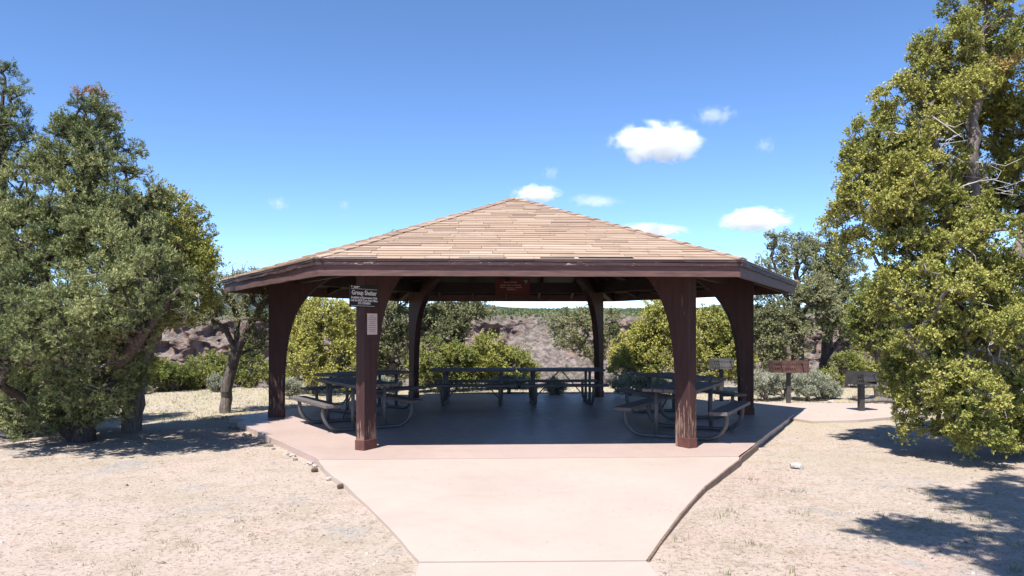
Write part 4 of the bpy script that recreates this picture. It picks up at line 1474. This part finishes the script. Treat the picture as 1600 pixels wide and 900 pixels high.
def scatter_far(n, y0, y1, spread, hmin, hmax, dens_seed, thr):
    P, H = [], []
    ys = y0 + (y1 - y0) * rng.random(n) ** 1.0
    xs = (rng.random(n) * 2 - 1) * ys * spread
    kp = fbm(np.stack([xs / 35, ys / 35, xs * 0], -1), dens_seed, 2) > thr
    for x, y in zip(xs[kp], ys[kp]):
        h = bv.ray_cast(Vector((x, y, 300)), Vector((0, 0, -1)))
        if h[0] is not None and h[1].z > 0.35 or (h[0] is not None and h[1].z < -0.35):
            P.append(tuple(h[0]))
            H.append(rng.uniform(hmin, hmax))
    return np.array(P), np.array(H)


def blobs(P, H, M_, leaf, name, label, rel=0.28, mu=0.35):
    c = P + np.array([0, 0, 1]) * (H * 0.45)[:, None]
    n = len(P)
    d = unit(rng.normal(0, 1, (n * M_, 3)))
    d[:, 2] = np.abs(d[:, 2]) * 1.2 - 0.3
    hh = np.repeat(H, M_)
    p = np.repeat(c, M_, 0) + d * (hh * 0.42 * rng.uniform(0.4, 1, n * M_))[:, None] * np.array([1, 1, 1.0])
    s1 = unit(rng.normal(0, 1, (n * M_, 3))) * (hh * rel)[:, None]
    s2 = unit(rng.normal(0, 1, (n * M_, 3))) * (hh * rel)[:, None]
    V = np.stack([p, p + s1, p + s2], 1).reshape(-1, 3)
    t = np.clip(np.repeat(rng.normal(mu, 0.15, n), M_) + rng.normal(0, 0.1, n * M_), 0, 0.93)
    o = fast_mesh(name, V, np.arange(len(V)).reshape(-1, 3), leaf, tint=t)
    tag(o, label, 'woodland', kind='stuff')


P1, H1 = scatter_far(13000, 402, 1400, 0.75, 2.4, 4.6, 1, 0.15)
blobs(P1, H1, 9, 'leaf_pinyon', 'woodland', 'dark juniper woodland on the plateau across the canyon', 0.34, 0.12)
P2, H2 = scatter_far(19000, 150, 420, 0.8, 0.6, 2.1, 2, 0.28)
blobs(P2, H2, 7, 'leaf_grey', 'scrub', 'grey green scrub scattered over the far talus slope', 0.24)

# ------------------------------------------------------------------ ground detail
rng = np.random.default_rng(77)


def on_concrete(x, y):
    a = (np.hypot(x - CX, y - CY) < RE * 0.97)
    hd = np.abs((np.degrees(np.arctan2(y - CY, x - CX)) - 2.52 - 30 + 180 + 30) % 60 - 30)
    apo = np.hypot(x - CX, y - CY) * np.cos(np.radians(hd))
    a = apo < RE * 0.866 + 0.02
    le = np.interp(y, [p[1] for p in left_edge[::-1]], [p[0] for p in left_edge[::-1]])
    re_ = np.interp(y, [p[1] for p in right_edge[::-1]], [p[0] for p in right_edge[::-1]])
    b = (y < 9.7) & (x > le - 0.02) & (x < re_ + 0.06)
    return a | b


def scatter(n, x0, x1, y0, y1, dens=None):
    x = rng.uniform(x0, x1, n)
    y = y0 + (y1 - y0) * rng.random(n) ** 1.35
    k = ~on_concrete(x, y)
    if dens is not None:
        k &= dens(x, y)
    return x[k], y[k]


def stone_mesh(n, seed, sub=1):
    bm = bmesh.new()
    bmesh.ops.create_icosphere(bm, subdivisions=sub, radius=1.0)
    r = random.Random(seed)
    off = Vector((r.uniform(0, 50), r.uniform(0, 50), 0))
    for v in bm.verts:
        k = 0.75 + 0.5 * mnoise.noise(v.co * 1.1 + off) + 0.22 * mnoise.noise(v.co * 3 + off)
        v.co = Vector((round(v.co.x * k * 4.0) / 4.0 * 0.35 + v.co.x * k * 0.65, v.co.y * k, v.co.z * k))
    return bm


# gravel
gxs, gys = scatter(15000, -9, 9, 3.3, 13)
t0 = np.array([(1, 0, 0), (-1, 0, 0), (0, 1, 0), (0, -1, 0), (0, 0, 1), (0, 0, -1)], float)
tf = np.array([(0, 2, 4), (2, 1, 4), (1, 3, 4), (3, 0, 4), (2, 0, 5), (1, 2, 5), (3, 1, 5), (0, 3, 5)])
n = len(gxs)
size = np.clip(rng.lognormal(-5.0, 0.5, n), 0.003, 0.028)
jv = t0[None] * (1 + rng.normal(0, 0.25, (n, 6, 1)))
ang = rng.uniform(0, 6.28, n)
ca, sa = np.cos(ang), np.sin(ang)
jx = jv[..., 0] * ca[:, None] - jv[..., 1] * sa[:, None]
jy = jv[..., 0] * sa[:, None] + jv[..., 1] * ca[:, None]
pz = ground_z(gxs, gys)
V = np.stack([gxs[:, None] + jx * size[:, None], gys[:, None] + jy * size[:, None] * 0.8, pz[:, None] + jv[..., 2] * size[:, None] * 0.55], -1).reshape(-1, 3)
F = (np.arange(n)[:, None, None] * 6 + tf[None]).reshape(-1, 3)
m_, nt_, out_ = new_mat('gravel')
b_ = NB(nt_)
b_.l(b_.principled(b_.ramp(b_.attr('tint'), [(0, (0.09, 0.07, 0.06)), (0.35, (0.21, 0.16, 0.13)), (0.7, (0.34, 0.28, 0.24)), (1, (0.48, 0.44, 0.40))]), 0.9, spec=0.2), out_.inputs['Surface'])
M['gravel'] = m_
tag(fast_mesh('gravel', V, F, 'gravel', tint=np.repeat(np.clip(rng.normal(0.5, 0.28, n), 0, 1), 8)), 'fine pale gravel strewn over the sandy ground', 'gravel', kind='stuff')


# straw and grass blades
def blades(x, y, per, hmin, hmax, spread, lean, width, mat, name, label, mu):
    n = len(x)
    X = np.repeat(x, per) + rng.normal(0, spread, n * per)
    Y_ = np.repeat(y, per) + rng.normal(0, spread, n * per)
    k = ~on_concrete(X, Y_)
    X, Y_ = X[k], Y_[k]
    Z = ground_z(X, Y_) - 0.004
    m = len(X)
    h = rng.uniform(hmin, hmax, m)
    a = rng.uniform(0, 6.28, m)
    ln = rng.uniform(0.1, lean, m) * h
    dx, dy = np.cos(a), np.sin(a)
    b = rng.uniform(0, 6.28, m)
    wx, wy = np.cos(b) * width, np.sin(b) * width
    base = np.stack([X, Y_, Z], -1)
    w = np.stack([wx, wy, wx * 0], -1)
    top = base + np.stack([dx * ln, dy * ln, h], -1)
    V = np.stack([base - w, base + w, top], 1).reshape(-1, 3)
    tag(fast_mesh(name, V, np.arange(m * 3).reshape(-1, 3), mat, tint=np.clip(rng.normal(mu, 0.2, m), 0, 0.93)), label, 'grass', kind='stuff')


def d_right(x, y):
    return (fbm(np.stack([x * 0.8, y * 0.8, x * 0], -1), 90, 3) > 0.47) & (x > 0.8)


def d_left(x, y):
    return (fbm(np.stack([x * 0.7, y * 0.7, x * 0], -1), 91, 3) > 0.53) & (x < 0)


x1, y1 = scatter(9000, 0.8, 8.5, 3.3, 12, d_right)
x2, y2 = scatter(5000, -8.5, -0.4, 3.3, 10, d_left)
blades(np.r_[x1, x2], np.r_[y1, y2], 5, 0.006, 0.03, 0.035, 4.0, 0.0032, 'dry_grass', 'straw', 'short dry straw lying over the sandy ground', 0.6)
x3, y3 = scatter(120, 1.2, 8.0, 3.6, 9, d_right)
blades(x3, y3, 22, 0.015, 0.085, 0.05, 0.9, 0.003, 'green_grass', 'grass_tufts', 'thin greenish grass tufts in the right foreground', 0.45)
x4, y4 = scatter(140, -6.5, -0.6, 3.6, 7, d_left)
blades(x4, y4, 14, 0.02, 0.06, 0.028, 0.9, 0.002, 'green_grass', 'grass_tufts', 'sparse short green grass in the left foreground', 0.5)
x5, y5 = scatter(9000, -14, 13, 14.0, 22.5)
blades(x5, y5, 4, 0.02, 0.07, 0.08, 1.5, 0.006, 'dry_grass', 'lawn_grass', 'pale dry lawn grass behind the shelter', 0.55)


# needles and grit blown onto the concrete
nx1 = rng.uniform(-5, 5.2, 5200)
ny1 = rng.uniform(5.4, 17.5, 5200)
edge_n = fbm(np.stack([nx1 * 1.1, ny1 * 1.1, nx1 * 0], -1), 33, 3)
kk_ = on_concrete(nx1, ny1) & on_concrete(nx1 + 0.1, ny1) & on_concrete(nx1 - 0.1, ny1) & (edge_n > 0.56)
nx1, ny1 = nx1[kk_], ny1[kk_]
na = rng.uniform(0, 6.28, len(nx1))
nl = rng.uniform(0.008, 0.03, len(nx1))
p0_ = np.stack([nx1, ny1, np.full(len(nx1), 0.004)], -1)
d0_ = np.stack([np.cos(na) * nl, np.sin(na) * nl, np.full(len(nx1), 0.003)], -1)
s0_ = np.stack([-np.sin(na), np.cos(na), na * 0], -1) * 0.0022
V = np.stack([p0_ - s0_, p0_ + s0_, p0_ + d0_], 1).reshape(-1, 3)
tag(fast_mesh('litter', V, np.arange(len(V)).reshape(-1, 3), 'cone_brown'), 'brown needles and grit blown across the concrete', 'litter', kind='stuff')


def stone(u, v, Y, rx, ry, rz, mat, label, seed, group=None, name='stone'):
    p = PX(u, v, Y)
    bm = stone_mesh(0, seed, 2)
    me = bpy.data.meshes.new(name)
    bm.to_mesh(me)
    bm.free()
    me.materials.append(M[mat])
    o = bpy.data.objects.new(name, me)
    o.scale = (rx, ry, rz)
    o.rotation_euler = (0, 0, seed * 1.7)
    o.location = (p[0], p[1], gz(p[0], p[1]) + rz * 0.35)
    link(o)
    return tag(o, label, 'stone', group)


stone(1244, 727, 9.25, 0.115, 0.10, 0.065, 'stone_pale', 'single pale stone lying on the sand right of the apron', 3)
stone(1399, 684, 11.5, 0.16, 0.11, 0.05, 'stone_pale', 'flat pale stone in front of the big juniper', 4)
stone(1497, 697, 10.9, 0.09, 0.08, 0.07, 'stone_grey', 'grey stone at the foot of the big juniper', 5)
stone(518, 745, 8.5, 0.075, 0.06, 0.04, 'stone_pale', 'white stone beside the pine cone near the curved apron edge', 6)
stone(1298, 617, 17.3, 0.10, 0.08, 0.06, 'stone_pale', 'small pale stone right of the sagebrush by the rusty grill', 7)
rg_ = random.Random(9)
lA, lB = hexpt(RE, 5), hexpt(RE, 0)
for i in range(16):
    t = 0.14 + 0.86 * i / 15 + rg_.uniform(-0.03, 0.03)
    p = lA.lerp(lB, t)
    outw = (lA.lerp(lB, 0.5) - Vector((CX, CY, 0))).normalized()
    p = p + outw * rg_.uniform(0.05, 0.16)
    bm = stone_mesh(0, 20 + i, 2)
    me = bpy.data.meshes.new('edge_stone')
    bm.to_mesh(me)
    bm.free()
    s = rg_.uniform(0.028, 0.062)
    me.materials.append(M['stone_grey' if rg_.random() < 0.6 else 'stone_pale'])
    o = bpy.data.objects.new('edge_stone', me)
    o.scale = (s * 1.4, s, s * 0.75)
    o.rotation_euler = (0, 0, rg_.uniform(0, 6))
    o.location = (p.x, p.y, gz(p.x, p.y) + s * 0.3)
    link(o)
    tag(o, 'small rough stone along the crumbling left edge of the concrete pad', 'stone', 'stones along the crumbling pad edge')


def cone(u, v, Y, r, label):
    p = PX(u, v, Y)
    o = empty('pine_cone', (p[0], p[1], gz(p[0], p[1]) + r * 0.7), 0.7)
    mb = MB()
    for i in range(9):
        for j in range(8):
            a = j * 0.785 + i * 0.39
            tt = (i - 4) / 4.5
            rr = r * math.sqrt(max(0.05, 1 - tt * tt))
            c = Vector((tt * r * 1.2, math.cos(a) * rr * 0.6, math.sin(a) * rr * 0.6))
            d = Vector((0.5, math.cos(a), math.sin(a))).normalized()
            s = d.cross(Vector((1, 0, 0))).normalized()
            mb.add([c - s * r * 0.22, c + s * r * 0.22, c + d * r * 0.45 + s * r * 0.12, c + d * r * 0.45 - s * r * 0.12], [(0, 1, 2, 3)])
    mb.build('scales', 'cone_brown', o)
    MB().tube([(-r, 0, 0), (r, 0, 0)], r * 0.5, 7).build('core', 'cone_brown', o)
    tag(o, label, 'pine cone', 'pine cones beside the apron')


cone(532, 756, 8.0, 0.034, 'open brown pine cone next to the white stone by the apron')
cone(491, 724, 9.0, 0.034, 'brown pine cone among the stones at the pad edge')

# fallen branch behind the small grill
p0, p1, p2 = PX(1334, 622, 17.2), PX(1352, 628, 16.9), PX(1400, 627, 16.9)
mb = MB().tube([(p0[0], p0[1], 0.06), (p1[0], p1[1], 0.0), ((p1[0] + p2[0]) / 2, 16.95, 0.02), (p2[0], p2[1], 0.01)], 0.05, 8)
tag(mb.build('log', 'bark_juniper', smooth=True), 'fallen log lying behind the small grill', 'log')

# ------------------------------------------------------------------ clouds
cl = [(1026, 224, 92, 40, 'cloud_thick', 'largest white cloud high above the right roof slope'),
      (1116, 180, 44, 22, 'cloud_thin', 'thin wispy cloud above and right of the largest cloud'),
      (1196, 227, 22, 17, 'cloud_thin', 'faint cloud shred between the largest cloud and the big juniper'),
      (861, 270, 19, 14, 'cloud_thin', 'small cloud puff above the one at the roof peak'),
      (838, 303, 50, 19, 'cloud_thick', 'white cloud just behind the roof peak'),
      (930, 314, 58, 15, 'cloud_thin', 'long thin cloud right of the roof peak'),
      (1181, 343, 74, 26, 'cloud_thick', 'bright flat cloud above the right roof corner'),
      (1012, 362, 78, 16, 'cloud_thick', 'low cloud just peeping over the right roof slope'),
      (436, 318, 24, 15, 'cloud_thin', 'faint cloud trace above the left roof slope'),
      (538, 320, 13, 12, 'cloud_thin', 'tiny cloud puff above the left roof slope')]
bm = bmesh.new()
bmesh.ops.create_icosphere(bm, subdivisions=3, radius=1.0)
cme = bpy.data.meshes.new('cloud')
bm.to_mesh(cme)
bm.free()
for i, (u, v, ru, rv, mt, lb) in enumerate(cl):
    me = cme.copy()
    me.materials.append(M[mt])
    o = bpy.data.objects.new('cloud', me)
    Yc = 2500 + 37 * i
    p = PX(u, v, Yc)
    o.location = tuple(p)
    o.scale = (ru * Yc / FPX, ru * Yc / FPX * 0.6, rv * Yc / FPX)
    link(o)
    tag(o, lb, 'cloud', 'fair weather clouds')
